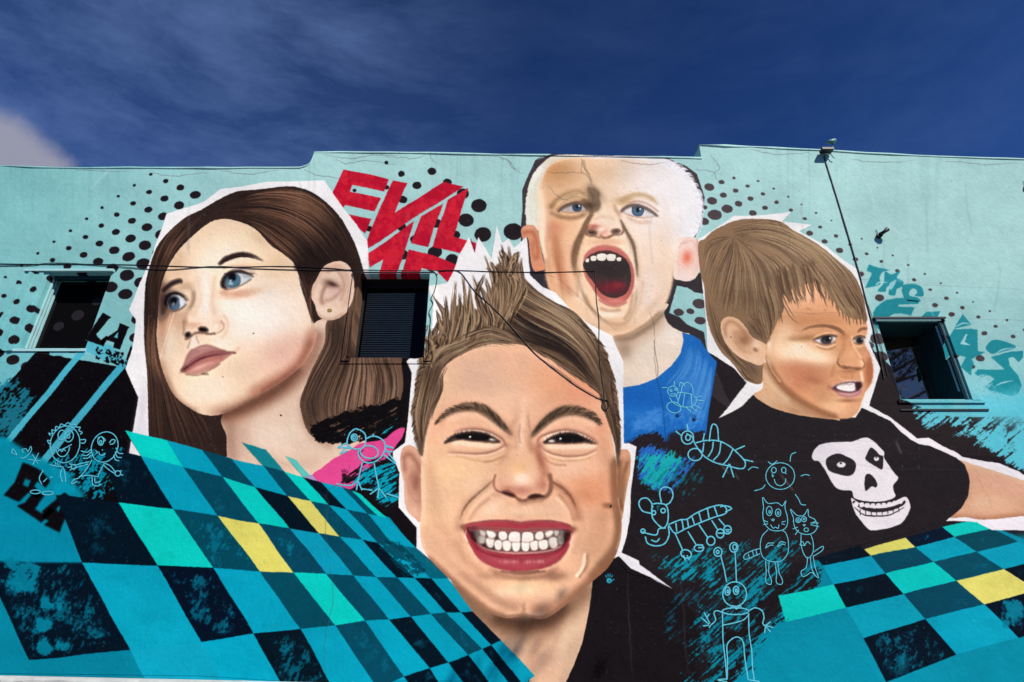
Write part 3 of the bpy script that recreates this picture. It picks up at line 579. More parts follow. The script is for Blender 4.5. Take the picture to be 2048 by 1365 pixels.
# nose
B.line([(560,300),(590,340),(585,400),(560,440)],26,(104,80,60),.45,9); B.line([(480,330),(540,360),(560,400)],14,(84,64,48),.5,5)
B.line([(545,450),(520,520),(510,560)],22,(160,104,66),.6,8); B.line([(700,430),(735,500),(752,560)],14,(206,164,134),.5,7)
B.blob(620,520,60,60,(248,226,206),.8); B.blob(560,545,50,20,(216,110,90),.5); B.blob(620,585,46,30,(240,176,156),.8); B.blob(610,565,16,12,(252,240,230),.8)
B.line([(515,545),(505,580),(520,605),(560,610),(600,620),(640,622),(690,604),(735,602),(756,575),(752,545)],9,(150,84,60),.65,4)
B.ell(548,584,34,15,(50,28,22),bl=5,rot=14); B.ell(706,580,30,13,(60,32,26),bl=5,rot=-6); B.line([(500,560),(505,600),(530,612)],6,(230,190,160),.5,3)
# folds beside the nose and mouth
B.line([(510,540),(480,590),(445,660),(428,740),(432,820),(450,870)],40,(150,100,62),.6,9,(.4,.3)); B.line([(500,560),(460,630),(432,720),(430,800)],18,(70,50,38),.7,6,(.3,.4))
B.line([(735,500),(770,570),(810,650),(835,740),(850,840),(855,900)],34,(176,140,110),.6,9,(.2,.2)); B.line([(735,500),(775,580),(815,660),(836,760),(850,880)],11,(64,44,36),.85,3,(.3,.2))
B.blob(640,650,110,30,(230,176,140),.6)
# second pass over the features
H = Pen(1020, 290, 3.329); H.clip = fb
H.blob(330,200,120,70,(214,160,112),.5,-14); H.line([(490,100),(500,160),(520,200),(540,250)],10,(160,110,80),.4,4); H.blob(430,240,90,50,(232,190,150),.5)
H.line([(200,300),(195,450),(205,600),(240,760)],26,(246,226,200),.6,8)
H.line([(300,600),(330,760),(360,900),(400,1000)],40,(206,120,80),.4,14); H.line([(255,640),(280,800),(320,930)],24,(246,206,170),.5,9)
H.line([(265,450),(330,480),(420,486),(500,462)],22,(176,128,90),.55,8); H.line([(300,395),(360,352),(440,335),(510,350),(560,390)],34,(240,206,166),.6,10); H.line([(262,420),(300,372),(360,330),(440,312),(500,330)],16,(188,142,98),.6,5)
H.line([(480,375),(530,410),(545,450)],26,(88,66,48),.7,8); H.blob(540,398,28,32,(70,52,38),.7); H.blob(560,320,26,60,(132,102,76),.5,-24); H.line([(520,290),(545,330),(550,380)],10,(90,70,52),.6,4)
H.line([(600,340),(620,400),(640,450)],30,(248,226,200),.6,10); H.line([(690,400),(712,440),(740,470)],16,(196,150,110),.55,6)
H.line([(740,385),(780,350),(850,330),(930,348),(985,400)],22,(214,180,136),.6,7); H.line([(790,390),(860,380),(930,404),(990,448)],10,(206,150,134),.5,4); H.line([(780,500),(850,520),(930,515)],14,(222,192,170),.6,6); H.line([(760,500),(880,550),(980,540)],16,(246,232,222),.6,7)
H.line([(545,460),(520,500),(500,545)],16,(130,84,56),.7,5); H.line([(530,470),(498,530),(470,600),(440,670),(425,750)],16,(84,60,42),.65,5,(.4,.4)); H.line([(520,540),(478,600),(448,680),(430,760),(434,830)],26,(110,76,52),.5,8,(.3,.3)); H.line([(470,620),(450,700),(440,790),(470,870)],20,(206,160,120),.5,7)
H.line([(556,500),(600,480),(660,482),(700,500)],10,(214,170,140),.5,5); H.blob(555,555,30,18,(206,110,96),.6); H.line([(512,540),(500,572),(514,600)],8,(120,72,50),.75,3); H.line([(750,545),(762,572),(745,600)],7,(150,96,72),.7,3)
H.line([(600,600),(630,625),(665,618),(690,600)],10,(170,100,78),.6,4); H.line([(560,650),(640,640),(730,655)],18,(240,196,160),.6,7); H.line([(845,700),(870,800),(868,900),(850,1000)],26,(240,214,192),.6,9)
H.line([(455,870),(470,960),(520,1060),(600,1150)],13,(150,104,76),.5,5); H.line([(440,1030),(520,1130),(600,1200),(690,1230)],26,(236,206,176),.6,9); H.line([(600,1090),(660,1110),(740,1100)],16,(190,140,112),.6,6); H.line([(690,1284),(790,1268),(900,1205),(1000,1122)],14,(160,116,86),.6,5)
H.line([(870,1150),(940,1090),(1000,1000)],30,(226,196,170),.5,12)
# mouth
LO = [(490,800),(498,735),(540,692),(600,672),(660,672),(730,692),(785,745),(820,820),(828,900),(812,980),(770,1045),(710,1072),(650,1062),(595,1020),(545,950),(500,880)]
B.fill(LO,(226,124,114),bl=4); B.blob(700,1045,80,20,(236,150,140),.8); B.line([(500,740),(560,692),(650,680),(740,705),(790,770)],16,(236,150,136),.6,5); B.line([(590,1030),(650,1070),(720,1078),(780,1050)],9,(190,90,84),.6,4)
MI = [(488,800),(505,760),(540,728),(600,708),(660,706),(720,726),(780,772),(805,850),(800,930),(770,990),(710,1020),(650,1012),(600,980),(560,920),(520,870)]
mi = B.full(MI); B.clip = mi; B.fill(MI,(62,52,50)); B.blob(640,820,160,70,(46,38,38),.8); B.blob(670,950,110,44,(132,30,44),.85); B.blob(720,930,40,20,(156,44,56),.7); B.line([(560,860),(600,940),(600,1000)],30,(90,40,44),.6,8); B.line([(640,880),(650,1000)],5,(110,60,62),.7,2); B.line([(770,860),(760,950)],6,(120,90,88),.5,3)
for x,y,rx,ry in ((515,768,12,14),(556,756,20,17),(611,750,31,24),(675,752,30,23),(727,763,15,12)): B.fill([(x-rx,y-ry*.7),(x,y-ry),(x+rx,y-ry*.7),(x+rx*.95,y+ry*.5),(x+rx*.5,y+ry),(x-rx*.5,y+ry),(x-rx*.95,y+ry*.5)],(226,220,206)); B.blob(x,y-3,rx*.6,ry*.5,(246,243,234),.8)
B.line([(500,760),(560,725),(640,712),(720,728),(770,765)],9,(120,50,50),.7,3)
B.clip = None
B.clip = None; H.clip = None
# blue shirt
S = Pen(1220, 680, 4.265)
S.fill([(600,-40),(760,-10),(830,90),(910,190),(880,450),(600,400),(400,400)],(30,25,30),False,al=0)
BL = [(60,412),(110,407),(250,385),(400,325),(520,220),(600,110),(625,0),(612,-60),(700,-40),(770,0),(830,100),(910,190),(870,450),(830,740),(780,1000),(740,1150),(60,1250)]
bl = S.full(BL, False); S.clip = bl; S.fill(BL,(22,104,186),False)
S.hair([[(650,0),(640,150),(560,300),(430,420)],[(760,60),(740,250),(640,420),(500,560)],[(880,200),(850,400),(820,600),(760,800)]],260,16,[(70,146,214),(120,172,226),(16,92,176),(40,124,200)],(.15,.5),16,bl=3)
mottle(S.t([(110,580),(860,500),(820,780),(120,860)]),(80,150,222),.6,20,.7,bl,12,91,4); S.blob(250,500,200,70,(14,92,180),.7); S.blob(200,640,150,40,(40,120,200),.6)
S.clip = None
scratch(S.t([(200,820),(420,780),(470,860),(640,760),(830,760),(800,1000),(740,1200),(100,1350),(130,960)]),(38,30,36),-35,.80,22,5,1,bl,False,5,92,3,10)
S.fill([(150,860),(330,880),(400,850),(480,870),(500,800),(640,760),(800,900),(770,1060),(700,1250),(120,1300)],(38,30,36),False,10,.8,clip=bl)
S.fill([(80,1000),(700,1180),(600,1400),(80,1400)],(36,29,33),False,14)
scratch(S.t([(230,880),(420,900),(640,1000),(780,960),(740,1160),(560,1300),(330,1330),(230,1180)]),(40,110,200),-50,.62,20,4,.95,None,False,8,93)
scratch(S.t([(220,980),(560,930),(640,1020),(560,1200),(400,1320),(240,1230)]),(20,176,176),-55,.60,22,4,.95,None,False,8,94)
S.line([(378,0),(390,120),(408,240),(405,320)],4,(70,50,44),.85); S.line([(395,325),(420,420),(450,580),(470,800),(490,960)],5,(14,50,100),.8)
# ---------------------------------------------------------------- mural: small boy in the skull shirt
T = Pen(1380, 410, 3.0325)
OUT_TOD = [(50,210),(150,120),(265,70),(440,60),(615,43),(560,100),(745,122),(665,160),(820,250),(920,330),(1010,390),(1050,480),(1085,640),(1110,760),(1090,850),(1155,990),(1120,1120),(1085,1220),(1213,1290)]
T.fill([(50,210),(265,70),(440,60),(615,43),(560,100),(745,122),(665,160),(820,250),(920,330),(1010,390),(1050,480),(1085,640),(1110,760),(1085,830),(1155,990),(1085,1220),(1213,1290),(1330,1400),(900,1400),(500,1250),(345,1200),(310,1225),(175,1300),(345,1080),(260,990),(105,890),(95,700),(70,450)],(246,243,240),False)
# shirt and arm
SK = Pen(1560, 840, 4.197)
SK.fill([(880,-60),(980,-10),(1150,155),(1250,145),(1370,220),(1480,270),(1530,310),(1720,350),(1840,365),(2060,455),(2700,700),(2700,960),(1780,925),(1650,860),(1360,850)],(246,240,242),False)
AR = [(1480,345),(1620,375),(1800,430),(2048,510),(2400,640),(2700,760),(2700,720),(2300,790),(2048,810),(1900,828),(1700,838),(1560,820),(1400,800),(1400,500)]
am = SK.full(AR); SK.clip = am; SK.fill(AR,(226,172,138)); SK.blob(1900,560,300,60,(236,176,150),.7,14); SK.blob(1700,700,200,60,(238,194,160),.7); SK.line([(1540,360),(1700,400),(2048,510),(2400,640)],50,(236,200,164),.6,14); SK.line([(1400,810),(1700,840),(2048,812),(2500,780)],56,(168,110,78),.7,14); SK.blob(1560,640,60,160,(206,150,116),.6)
SK.line([(1650,480),(1690,540),(1700,580)],2.5,(120,80,60),.6); SK.line([(1690,580),(1750,660),(1780,760)],2.5,(130,90,66),.5); SK.clip = None
SH = [(-700,120),(-350,-80),(-200,-30),(100,25),(500,90),(640,70),(760,40),(800,-20),(900,20),(1000,92),(1100,170),(1170,205),(1260,215),(1380,270),(1480,320),(1545,375),(1580,460),(1592,530),(1582,640),(1525,740),(1450,802),(1380,860),(1100,1300),(-700,1300)]
SK.fill([(-900,600),(-560,170),(-140,20),(100,-40),(300,60),(640,80),(820,-10),(900,20),(1000,92),(1100,170),(1170,205),(1260,215),(1380,270),(1480,320),(1545,375),(1580,460),(1592,530),(1582,640),(1525,740),(1450,802),(1380,860),(1360,900),(600,1120),(300,1180),(-100,1250),(-1300,1300)],(37,31,34),False)
T.fill([(175,1300),(310,1225),(345,1190),(385,1150),(700,1270),(1000,1290),(1040,1232),(1213,1310),(1300,1400),(150,1420)],(37,31,34),False)
# neck
NT = [(415,980),(440,1080),(430,1120),(385,1152),(450,1205),(520,1238),(640,1270),(760,1290),(860,1300),(900,1290),(640,1100),(520,960)]
m = T.full(NT); T.clip = m; T.fill(NT,(228,178,136)); T.line([(460,960),(520,1060),(620,1160),(740,1240),(860,1290)],60,(150,100,66),.7,14); T.line([(440,1000),(500,1100),(600,1190)],26,(244,214,180),.6,9); T.blob(470,1170,60,30,(236,190,150),.6,30); T.blob(640,1250,90,20,(176,122,84),.5,16); T.clip = None
# hair
HT = [(50,240),(90,205),(130,165),(190,130),(250,105),(340,84),(450,86),(530,96),(590,125),(620,150),(700,195),(800,262),(900,345),(990,430),(1045,540),(1068,640),(1072,712),(1000,760),(800,620),(640,760),(500,820),(470,840),(455,900),(440,1000),(430,1085),(350,1072),(300,1022),(245,950),(180,880),(120,760),(95,640),(85,500),(60,400)]
hm = T.full(HT); T.fill(HT,(142,110,80)); T.clip = hm
tb = [(112,84,62),(92,68,50),(154,124,92),(132,102,76),(170,140,104),(76,55,41)]; tl = [(196,166,126),(210,182,142),(184,152,112)]
T.hair([[(255,195),(170,200),(90,240),(60,330)],[(255,195),(180,240),(120,340),(100,480)],[(260,195),(230,300),(170,450),(130,640)],[(265,195),(270,330),(230,520),(200,680)],[(265,195),(320,360),(330,560),(330,700)],[(265,195),(380,340),(430,560),(450,800)],[(265,195),(440,330),(520,500),(540,680)],[(265,195),(480,300),(600,430),(640,540)]],760,5,tb,(.3,.8),6)
T.hair([[(265,190),(480,270),(640,400),(720,500)],[(260,185),(500,230),(720,370),(860,520)],[(250,175),(520,180),(780,330),(960,640)],[(240,160),(520,140),(800,280),(1000,520),(1050,700)],[(230,140),(480,90),(800,258),(1010,450),(1070,680)]],520,5,tb,(.3,.8),6)
T.hair([[(265,195),(230,300),(170,450),(130,640)],[(265,195),(440,330),(520,500),(540,680)],[(265,190),(480,270),(640,400),(720,500)],[(250,175),(520,180),(780,330),(960,640)],[(230,140),(480,90),(800,258),(1010,450),(1070,680)]],150,2.6,tl,(.35,.8),6,seg=(.05,1))
T.hair([[(90,480),(110,640),(150,800),(260,940),(340,1050)],[(150,640),(180,760),(240,900),(330,1000),(390,1075)],[(210,700),(230,800),(300,920),(380,980),(430,1080)]],220,4,tb,(.3,.8),5)
T.blob(560,480,120,50,(92,70,56),.5,30); T.blob(400,760,70,60,(92,72,60),.45); T.blob(370,1000,40,60,(100,78,66),.5); T.blob(640,300,160,40,(160,134,106),.3,30)
T.line([(480,300),(580,390),(700,440),(770,405)],5,(190,166,132),.8,1,(.2,0)); T.line([(500,340),(600,410),(720,430)],4,(96,74,60),.7,1,(.3,0))
T.clip = None
T.hair([[(520,110),(560,112),(610,135)],[(400,84),(470,90),(540,108)]],30,5,tb,(.7,1),6,(.8,0))
T.hair([[(280,960),(320,1030),(370,1070)],[(330,1000),(370,1060),(425,1086)]],24,4,tb,(.7,1),8,(.8,0))
# face
FT = [(560,560),(600,520),(660,492),(740,470),(800,462),(860,530),(915,640),(990,690),(1068,700),(1080,770),(1064,840),(1095,910),(1112,990),(1104,1070),(1062,1150),(1030,1230),(1000,1275),(950,1298),(860,1292),(750,1252),(640,1185),(560,1120),(505,1050),(468,980),(450,900),(468,840),(505,760),(545,660)]
ft = T.full(FT, True, 2); T.clip = ft; T.fill(FT,(226,166,122))
T.blob(700,560,130,60,(238,184,150),.8,-20); T.blob(620,880,110,70,(250,226,196),.95); T.blob(560,800,60,120,(242,206,168),.7,20); T.blob(760,920,110,40,(250,220,184),.75); T.blob(800,700,180,40,(206,136,88),.5); T.blob(880,1220,90,60,(240,196,156),.75); T.blob(660,1090,110,80,(214,134,98),.6)
T.blob(700,1035,130,60,(212,134,102),.5); T.blob(800,1180,70,60,(206,146,106),.6); T.blob(560,1040,60,90,(224,164,124),.6); T.line([(455,900),(480,990),(540,1090),(640,1180),(760,1250),(880,1296)],44,(170,112,74),.7,13)
T.blob(1090,1010,26,120,(190,110,74),.75); T.blob(1050,900,40,40,(220,150,110),.6); T.blob(960,860,50,60,(224,158,110),.6); T.blob(950,1040,70,40,(216,150,108),.6); T.blob(985,1240,50,30,(206,140,100),.5); T.blob(480,850,16,60,(250,226,200),.7)
# features
W = Pen(1500, 600, 5.461); W.clip = ft
W.blob(620,200,300,60,(214,148,104),.5); W.blob(520,560,220,120,(252,228,202),.85,16); W.blob(760,640,160,60,(250,222,192),.7,10); W.blob(380,420,90,150,(240,202,164),.6); W.blob(640,780,200,90,(216,138,102),.5,18); W.blob(700,880,130,46,(192,118,86),.5,16); W.blob(480,760,120,90,(226,146,108),.6)
W.blob(880,1150,130,60,(232,184,140),.6); W.blob(760,1000,120,80,(206,150,108),.5); W.blob(1300,760,50,150,(196,116,78),.75); W.blob(1180,1180,60,70,(230,172,130),.6); W.blob(1270,600,60,60,(230,170,130),.6)
W.line([(170,640),(230,800),(330,930),(480,1060),(640,1170),(820,1250),(960,1290)],60,(160,104,70),.65,14); W.line([(190,640),(240,780),(330,900)],16,(244,206,166),.6,6)
W.blob(620,410,140,40,(196,136,86),.75,-4); W.blob(480,420,60,30,(206,150,100),.5)
W.line([(560,335),(620,305),(700,288),(790,282),(870,292),(940,315),(1000,352),(1030,385)],34,(140,96,66),.85,7,prof=[.1,.35,.5,.6,.7,.9,1,.5]); W.line([(700,290),(790,284),(870,296),(940,318),(1000,356)],14,(96,64,46),.7,4,(.1,.6)); W.blob(1020,400,50,50,(196,128,86),.6)
W.line([(1180,358),(1210,328),(1250,318),(1288,322)],22,(130,88,60),.85,4,prof=[.5,.9,1,.6])
W.line([(700,420),(760,392),(850,372),(940,385)],30,(244,200,160),.7,8); W.line([(715,418),(790,386),(880,376),(935,388)],6,(150,96,66),.7,2)
F1 = [(700,440),(750,420),(810,402),(870,395),(925,402),(930,440),(910,470),(870,490),(810,490),(750,470)]
e = W.full(F1); W.fill(F1,(206,198,198)); W.ell(838,440,62,56,(40,32,34),clip=e,bl=4); W.ell(832,458,40,30,(84,72,72),clip=e,bl=9); W.ell(845,436,24,26,(16,13,16),clip=e,bl=5); W.ell(874,424,10,9,(248,248,252)); W.ell(905,450,14,26,(190,180,178),clip=e,bl=5)
W.line([(690,438),(750,418),(815,398),(880,392),(950,408)],17,(34,22,20),.95,3,(.4,.5)); W.line([(705,452),(760,484),(830,502),(900,492),(932,460)],9,(120,76,58),.8,3); W.line([(720,480),(790,514),(860,520),(930,490)],16,(246,212,180),.8,5); W.line([(730,510),(800,540),(880,545),(940,510)],12,(196,134,92),.7,5)
for k in range(12): u=k/11; x=720+u*200; y=428-32*math.sin(u*1.7); W.line([(x,y),(x-12+30*u,y-18)],4,(28,18,16),.7,0,(1,.1))
W.blob(1180,440,80,60,(206,142,100),.55); W.line([(1130,410),(1180,384),(1240,384),(1270,400)],14,(238,190,150),.7,5)
F2 = [(1130,440),(1160,418),(1210,408),(1256,420),(1250,462),(1210,488),(1160,482)]
e = W.full(F2); W.fill(F2,(200,192,192)); W.ell(1200,450,40,40,(38,30,32),clip=e,bl=4); W.ell(1212,444,16,18,(14,12,14),clip=e,bl=3); W.ell(1222,434,7,6,(245,245,250))
W.line([(1122,440),(1160,414),(1215,402),(1270,418)],15,(34,22,20),.95,3,(.5,.6)); W.line([(1136,462),(1180,490),(1240,480)],7,(120,76,58),.8,3); W.line([(1140,500),(1190,515),(1240,500)],14,(244,206,170),.7,5)
W.line([(1050,380),(1030,460),(1020,540),(990,600),(970,650)],34,(212,144,98),.6,11); W.line([(1110,400),(1130,500),(1170,570),(1215,640)],16,(246,208,168),.7,6)
# nose
W.blob(1110,600,60,70,(238,180,134),.7); W.blob(1100,670,90,44,(232,170,126),.75); W.blob(1215,690,36,40,(238,190,150),.8); W.blob(1000,690,40,34,(226,160,114),.7)
W.line([(968,640),(955,690),(985,728),(1040,740),(1100,746)],16,(146,88,58),.8,5,(.4,.4)); W.line([(1010,728),(1080,744),(1150,752),(1210,752)],14,(112,66,48),.75,5); W.line([(1225,650),(1250,700),(1240,740),(1210,756)],12,(160,100,68),.7,4); W.line([(1216,660),(1232,700),(1220,732)],7,(252,224,196),.7,3)
W.blob(1090,780,90,22,(196,124,84),.6); W.blob(1170,760,26,12,(90,50,38),.6); W.blob(1040,748,26,9,(84,46,34),.6); W.line([(930,700),(900,780),(880,850)],22,(196,128,88),.5,9)
W.line([(1120,790),(1110,860)],18,(206,140,102),.5,7); W.line([(1210,780),(1220,850),(1228,900)],22,(246,214,188),.7,7); W.line([(960,830),(1000,870),(1100,880)],14,(240,192,156),.5,6)
# mouth
W.fill([(875,968),(920,935),(1000,905),(1100,885),(1180,884),(1228,910),(1226,980),(1200,1040),(1140,1068),(1060,1068),(980,1045),(920,1010)],(214,160,150),bl=6)
MT = [(890,968),(940,930),(1000,912),(1080,902),(1150,898),(1212,905),(1218,950),(1190,990),(1130,1014),(1050,1018),(970,1006),(920,988)]
m2 = W.full(MT); W.fill(MT,(70,34,38),bl=3); W.clip = m2
W.fill([(940,945),(960,930),(1010,918),(1080,908),(1140,908),(1150,930),(1160,970),(1150,1000),(1090,1010),(1020,1004),(960,985),(938,965)],(236,228,226),bl=3)
W.line([(950,950),(985,935),(1010,938),(1050,925),(1085,932),(1130,920)],6,(56,36,38),.8,2); W.line([(1000,938),(1004,990)],4,(200,180,178),.8,2); W.line([(1072,930),(1078,1004)],4,(200,180,178),.8,2); W.line([(1128,930),(1132,1000)],4,(196,176,174),.7,2); W.blob(1180,950,30,50,(40,20,22),.8); W.line([(930,985),(1020,1012),(1120,1014),(1190,994)],12,(110,50,62),.8,4)
W.clip = ft; W.line([(945,1030),(1020,1056),(1100,1060),(1180,1035),(1215,980)],26,(196,132,140),.8,7); W.line([(890,960),(940,928),(1000,908),(1090,892),(1190,892)],8,(238,206,196),.8,3); W.line([(880,966),(910,990),(960,1020)],10,(140,80,72),.6,4)
W.blob(1070,1105,110,22,(176,114,80),.65); W.blob(1060,1200,110,50,(234,182,140),.7); W.blob(860,960,30,30,(186,122,88),.5)
W.line([(600,150),(900,140),(1270,158)],3,(140,90,70),.5); W.line([(600,98),(660,104)],4,(120,70,56),.6,1); W.line([(800,105),(830,112)],4,(120,70,56),.6,1)
T.clip = None; W.clip = None
# fringe over the forehead
fr = []
for x, y, L, dx in ((585,520,90,20),(610,515,100,16),(640,510,120,14),(660,500,90,20),(690,490,110,6),(740,480,120,6),(790,470,110,14),(800,480,130,30),(560,600,100,-30),(530,640,110,-30),(500,700,110,-20),(480,740,90,-12),(470,740,100,-8),(545,560,160,10)):
    for k in range(9):
        a = rng.randn(3)*9; T.line([(x-50+a[0],y-150),(x-26+a[0],y-60),(x-6+a[0],y+L*.3),(x+dx+a[1],y+L*(.8+.3*rng.rand()))],8,tb[rng.randint(6)],.8,0,prof=[0,.9,1,.5,0])
for x, y in ((840,520),(860,550),(885,580),(900,610),(925,630),(945,650),(965,660),(990,660),(1010,660),(1035,660),(1055,660),(1066,650),(820,500)):
    for k in range(9):
        a = rng.randn(3)*9; T.line([(x-110+a[0],y-170),(x-40+a[0],y-60),(x-8,y+a[1]*.5),(x+6+a[2]*.4,y+50+30*rng.rand())],9,tb[rng.randint(6)],.8,0,prof=[0,.9,1,.5,0])
T.line([(520,500),(560,600),(610,680),(665,722)],5,(110,84,66),.9,0,(1,0)); T.line([(540,520),(590,620),(640,690)],4,(96,72,58),.8,0,(1,0))
# ear
ET = [(188,770),(186,720),(205,688),(240,678),(290,692),(335,735),(365,785),(390,810),(430,830),(470,860),(452,930),(446,962),(415,976),(360,955),(300,925),(250,880),(212,830)]
et = T.full(ET); T.clip = et; T.fill(ET,(234,188,150)); T.line([(215,800),(212,735),(245,706),(295,730),(340,785)],18,(168,112,78),.7,6); T.blob(330,815,50,46,(150,98,68),.85,30); T.blob(300,780,40,20,(196,140,104),.7,30); T.line([(270,760),(280,830),(320,880),(370,900)],12,(190,134,98),.7,5); T.blob(405,850,26,26,(246,212,180),.8); T.ell(398,880,16,8,(96,58,40),bl=5,rot=30); T.blob(400,940,40,20,(244,206,172),.7,20); T.line([(195,760),(225,830),(300,910),(400,965)],8,(244,210,176),.7,3); T.ell(247,800,4,4,(60,40,34)); T.clip = None
T.fill([(455,870),(500,880),(500,960),(462,960)],(238,196,156),bl=14,al=.8)
T.hair([[(330,660),(370,740),(450,830)],[(360,640),(420,720),(475,845)],[(450,640),(470,740),(478,840)]],60,5,tb,(.6,.95),6,(.8,0))
# plain white skull print on the shirt
SKW = (242, 234, 236)
SKULL = [(270,300),(300,240),(350,205),(450,188),(600,186),(680,158),(730,150),(780,175),(830,220),(872,272),(868,310),(910,380),(950,440),(988,480),(980,510),(945,550),(955,600),(965,640),(900,675),(800,692),(700,685),(620,655),(600,600),(520,592),(470,570),(430,510),(400,450),(372,405),(330,350),(285,340)]
JAW = [(598,660),(660,700),(760,722),(880,712),(980,670),(1055,645),(1092,720),(1070,790),(1020,865),(950,900),(860,925),(770,932),(725,905),(680,850),(630,780)]
SK.fill(SKULL,SKW); SK.fill(JAW,SKW)
for E in ([(390,330),(470,285),(540,300),(628,360),(620,440),(570,470),(480,452),(410,420)],[(765,232),(830,290),(862,310),(855,410),(820,405),(720,340),(722,300)],[(712,470),(745,455),(790,490),(812,540),(800,570),(765,562),(740,585),(715,600),(706,540)]): SK.fill(E,(44,38,40))
SK.ell(512,375,36,24,SKW); SK.ell(806,326,22,18,SKW); SK.ell(508,364,10,9,(44,38,40)); SK.ell(804,316,7,7,(44,38,40))
SK.line([(612,690),(700,745),(800,765),(920,748),(1020,705),(1050,680)],34,(44,38,40),1,0,(.6,.5))
for i in range(9): x=640+i*46; y=720+26*math.sin(i/8*math.pi)-i*4; SK.fill([(x-17,y-22),(x+17,y-24),(x+15,y+8),(x-14,y+10)],SKW)
SK.line([(625,735),(700,800),(800,812),(920,800),(1040,730)],12,(44,38,40),1,0,(.4,.4))
for i in range(8): x=672+i*46; y=786+18*math.sin(i/7*math.pi)-i*5; SK.line([(x,y-30),(x+4,y+24)],7,(44,38,40),1,0,(1,.3))
# plaster marks on the shirt
for P in ([(960,165),(990,230),(1015,285)],[(-520,350),(-470,400),(-430,450)],[(-380,450),(-350,500)],[(-20,430),(60,530),(110,590)]): SK.line(P,14,(112,100,96),.7,2,(.1,.8))
# black and aqua dry-brush right of him
px.fill([(1740,690),(1775,740),(1800,800),(1850,835),(2350,830),(2350,1020),(2048,950),(2000,915),(1924,910),(1858,875),(1834,877),(1780,835),(1738,812),(1761,738)],(40,33,36),False)
scratch([(1790,790),(1930,820),(2350,790),(2350,980),(2050,950),(1990,905),(1900,880),(1830,850)],(96,198,212),-38,.56,34,5,1,None,False,12,101,3,12)
px.fill([(1930,800),(2048,790),(2350,800),(2350,860),(2020,850),(1960,830)],(96,200,216),False,12)
scratch([(1920,860),(2048,850),(2350,850),(2350,1000),(2060,950),(1960,900)],(90,196,212),-42,.60,40,7,1,None,False,8,102,3,12)
scratch([(1800,745),(1930,815),(1870,830),(1800,820)],(90,190,202),-40,.45,20,4,.8,None,False,6,103)
# ---------------------------------------------------------------- mural: front boy baring his teeth
U = Pen(780, 460, 2.625); D = Pen(780, 860, 2.704)
OUT_BOY = [(918,512),(938,475),(949,506),(956,475),(983,519),(993,452),(1005,487),(1018,477),(1028,496),(1053,473),(1060,551),(1085,574),(1111,586),(1146,624),(1176,647),(1224,673),(1246,723),(1248,885),(1274,895),(1262,980),(1260,1034),(1253,1075),(1242,1105),(1279,1122),(1281,1134),(1300,1147),(1345,1178),(1300,1154),(1262,1150),(1240,1128),(1186,1168),(1186,1700),(1063,1700),(1063,1349),(1002,1282),(944,1223),(896,1158),(860,1120),(834,1096),(834,1056),(797,1015),(798,945),(785,915),(786,902),(809,887),(815,843),(824,746),(814,723),(818,717),(843,717),(860,700),(866,622),(868,603),(862,592),(858,574),(894,567),(911,538)]
px.fill([p for p in OUT_BOY if p[1] < 1400 and p != (1186,1700)], (246,243,240), False)
px.fill([(1240,1105),(1200,1150),(1186,1180),(1180,1500),(1000,1500),(1063,1349),(1100,1300),(1150,1200)], (22,18,21), False)
px.fill([(1235,1110),(1262,1138),(1300,1154),(1345,1180),(1400,1240),(1400,1600),(1080,1600),(1130,1365),(1160,1290),(1180,1200),(1190,1160)], (26,21,25), False)
px.line([(1250,1118),(1275,1132),(1300,1148),(1345,1178)], 9, (238,234,238), 1, 0, (.8,0))
D.fill([(1240,80),(1290,70),(1335,92),(1305,330),(1300,470),(1280,580),(1250,680),(1200,700),(1200,200)],(246,243,240),False)
# neck
ND = [(318,790),(340,850),(437,982),(600,1140),(765,1325),(740,1420),(925,1420),(990,1280),(1040,1150),(1062,1040),(1085,920),(1100,815)]
nm = D.full(ND, False); D.clip = nm; D.fill(ND,(228,186,152),False)
D.blob(1000,950,60,260,(236,204,166),.7,10); D.blob(800,1250,120,140,(226,176,142),.6); D.line([(330,820),(460,960),(620,1060),(760,1070),(900,1020),(1090,830)],110,(112,72,50),.75,30); D.line([(560,1010),(700,1040),(860,1020),(960,940)],70,(60,36,26),.7,18)
D.line([(820,1100),(790,1200),(760,1330)],40,(190,140,108),.5,16); D.blob(940,1150,26,120,(240,206,170),.6,16); D.line([(1000,1000),(900,1120),(860,1250)],14,(206,158,124),.5,7); D.clip = None
# ears
EA = [(168,165),(142,105),(105,86),(68,100),(53,150),(58,220),(74,290),(78,380),(95,440),(130,472),(172,480)]
m = D.full(EA); D.clip = m; D.fill(EA,(228,172,142)); D.line([(80,230),(72,160),(100,130),(140,170),(165,230)],22,(150,90,70),.75,7); D.blob(140,280,28,60,(140,86,66),.85); D.blob(120,270,20,50,(180,120,98),.6); D.line([(90,250),(110,340),(150,400)],16,(196,140,112),.6,6); D.line([(62,160),(66,240),(84,320),(90,420)],8,(240,200,174),.7,3); D.blob(130,440,30,30,(236,190,160),.8); D.blob(160,350,16,70,(170,112,88),.5); D.clip = None
EB = [(1232,115),(1280,104),(1303,140),(1300,230),(1285,310),(1272,390),(1262,450),(1248,490),(1225,400),(1225,200)]
m = D.full(EB); D.clip = m; D.fill(EB,(200,142,104)); D.blob(1270,130,36,30,(232,168,136),.9); D.line([(1290,170),(1260,260),(1262,360),(1252,440)],16,(120,76,50),.7,6); D.line([(1245,160),(1240,300),(1250,430)],14,(92,56,38),.7,5); D.line([(1296,180),(1284,290),(1266,400)],5,(226,176,136),.8,2)
for k in range(14): x=1250+k*2.6; D.line([(x,190+k*3),(x-6,300),(x-4,400-k*5)],2.2,(110,70,46) if k%2 else (214,160,118),.5,0,(0,0))
D.clip = None
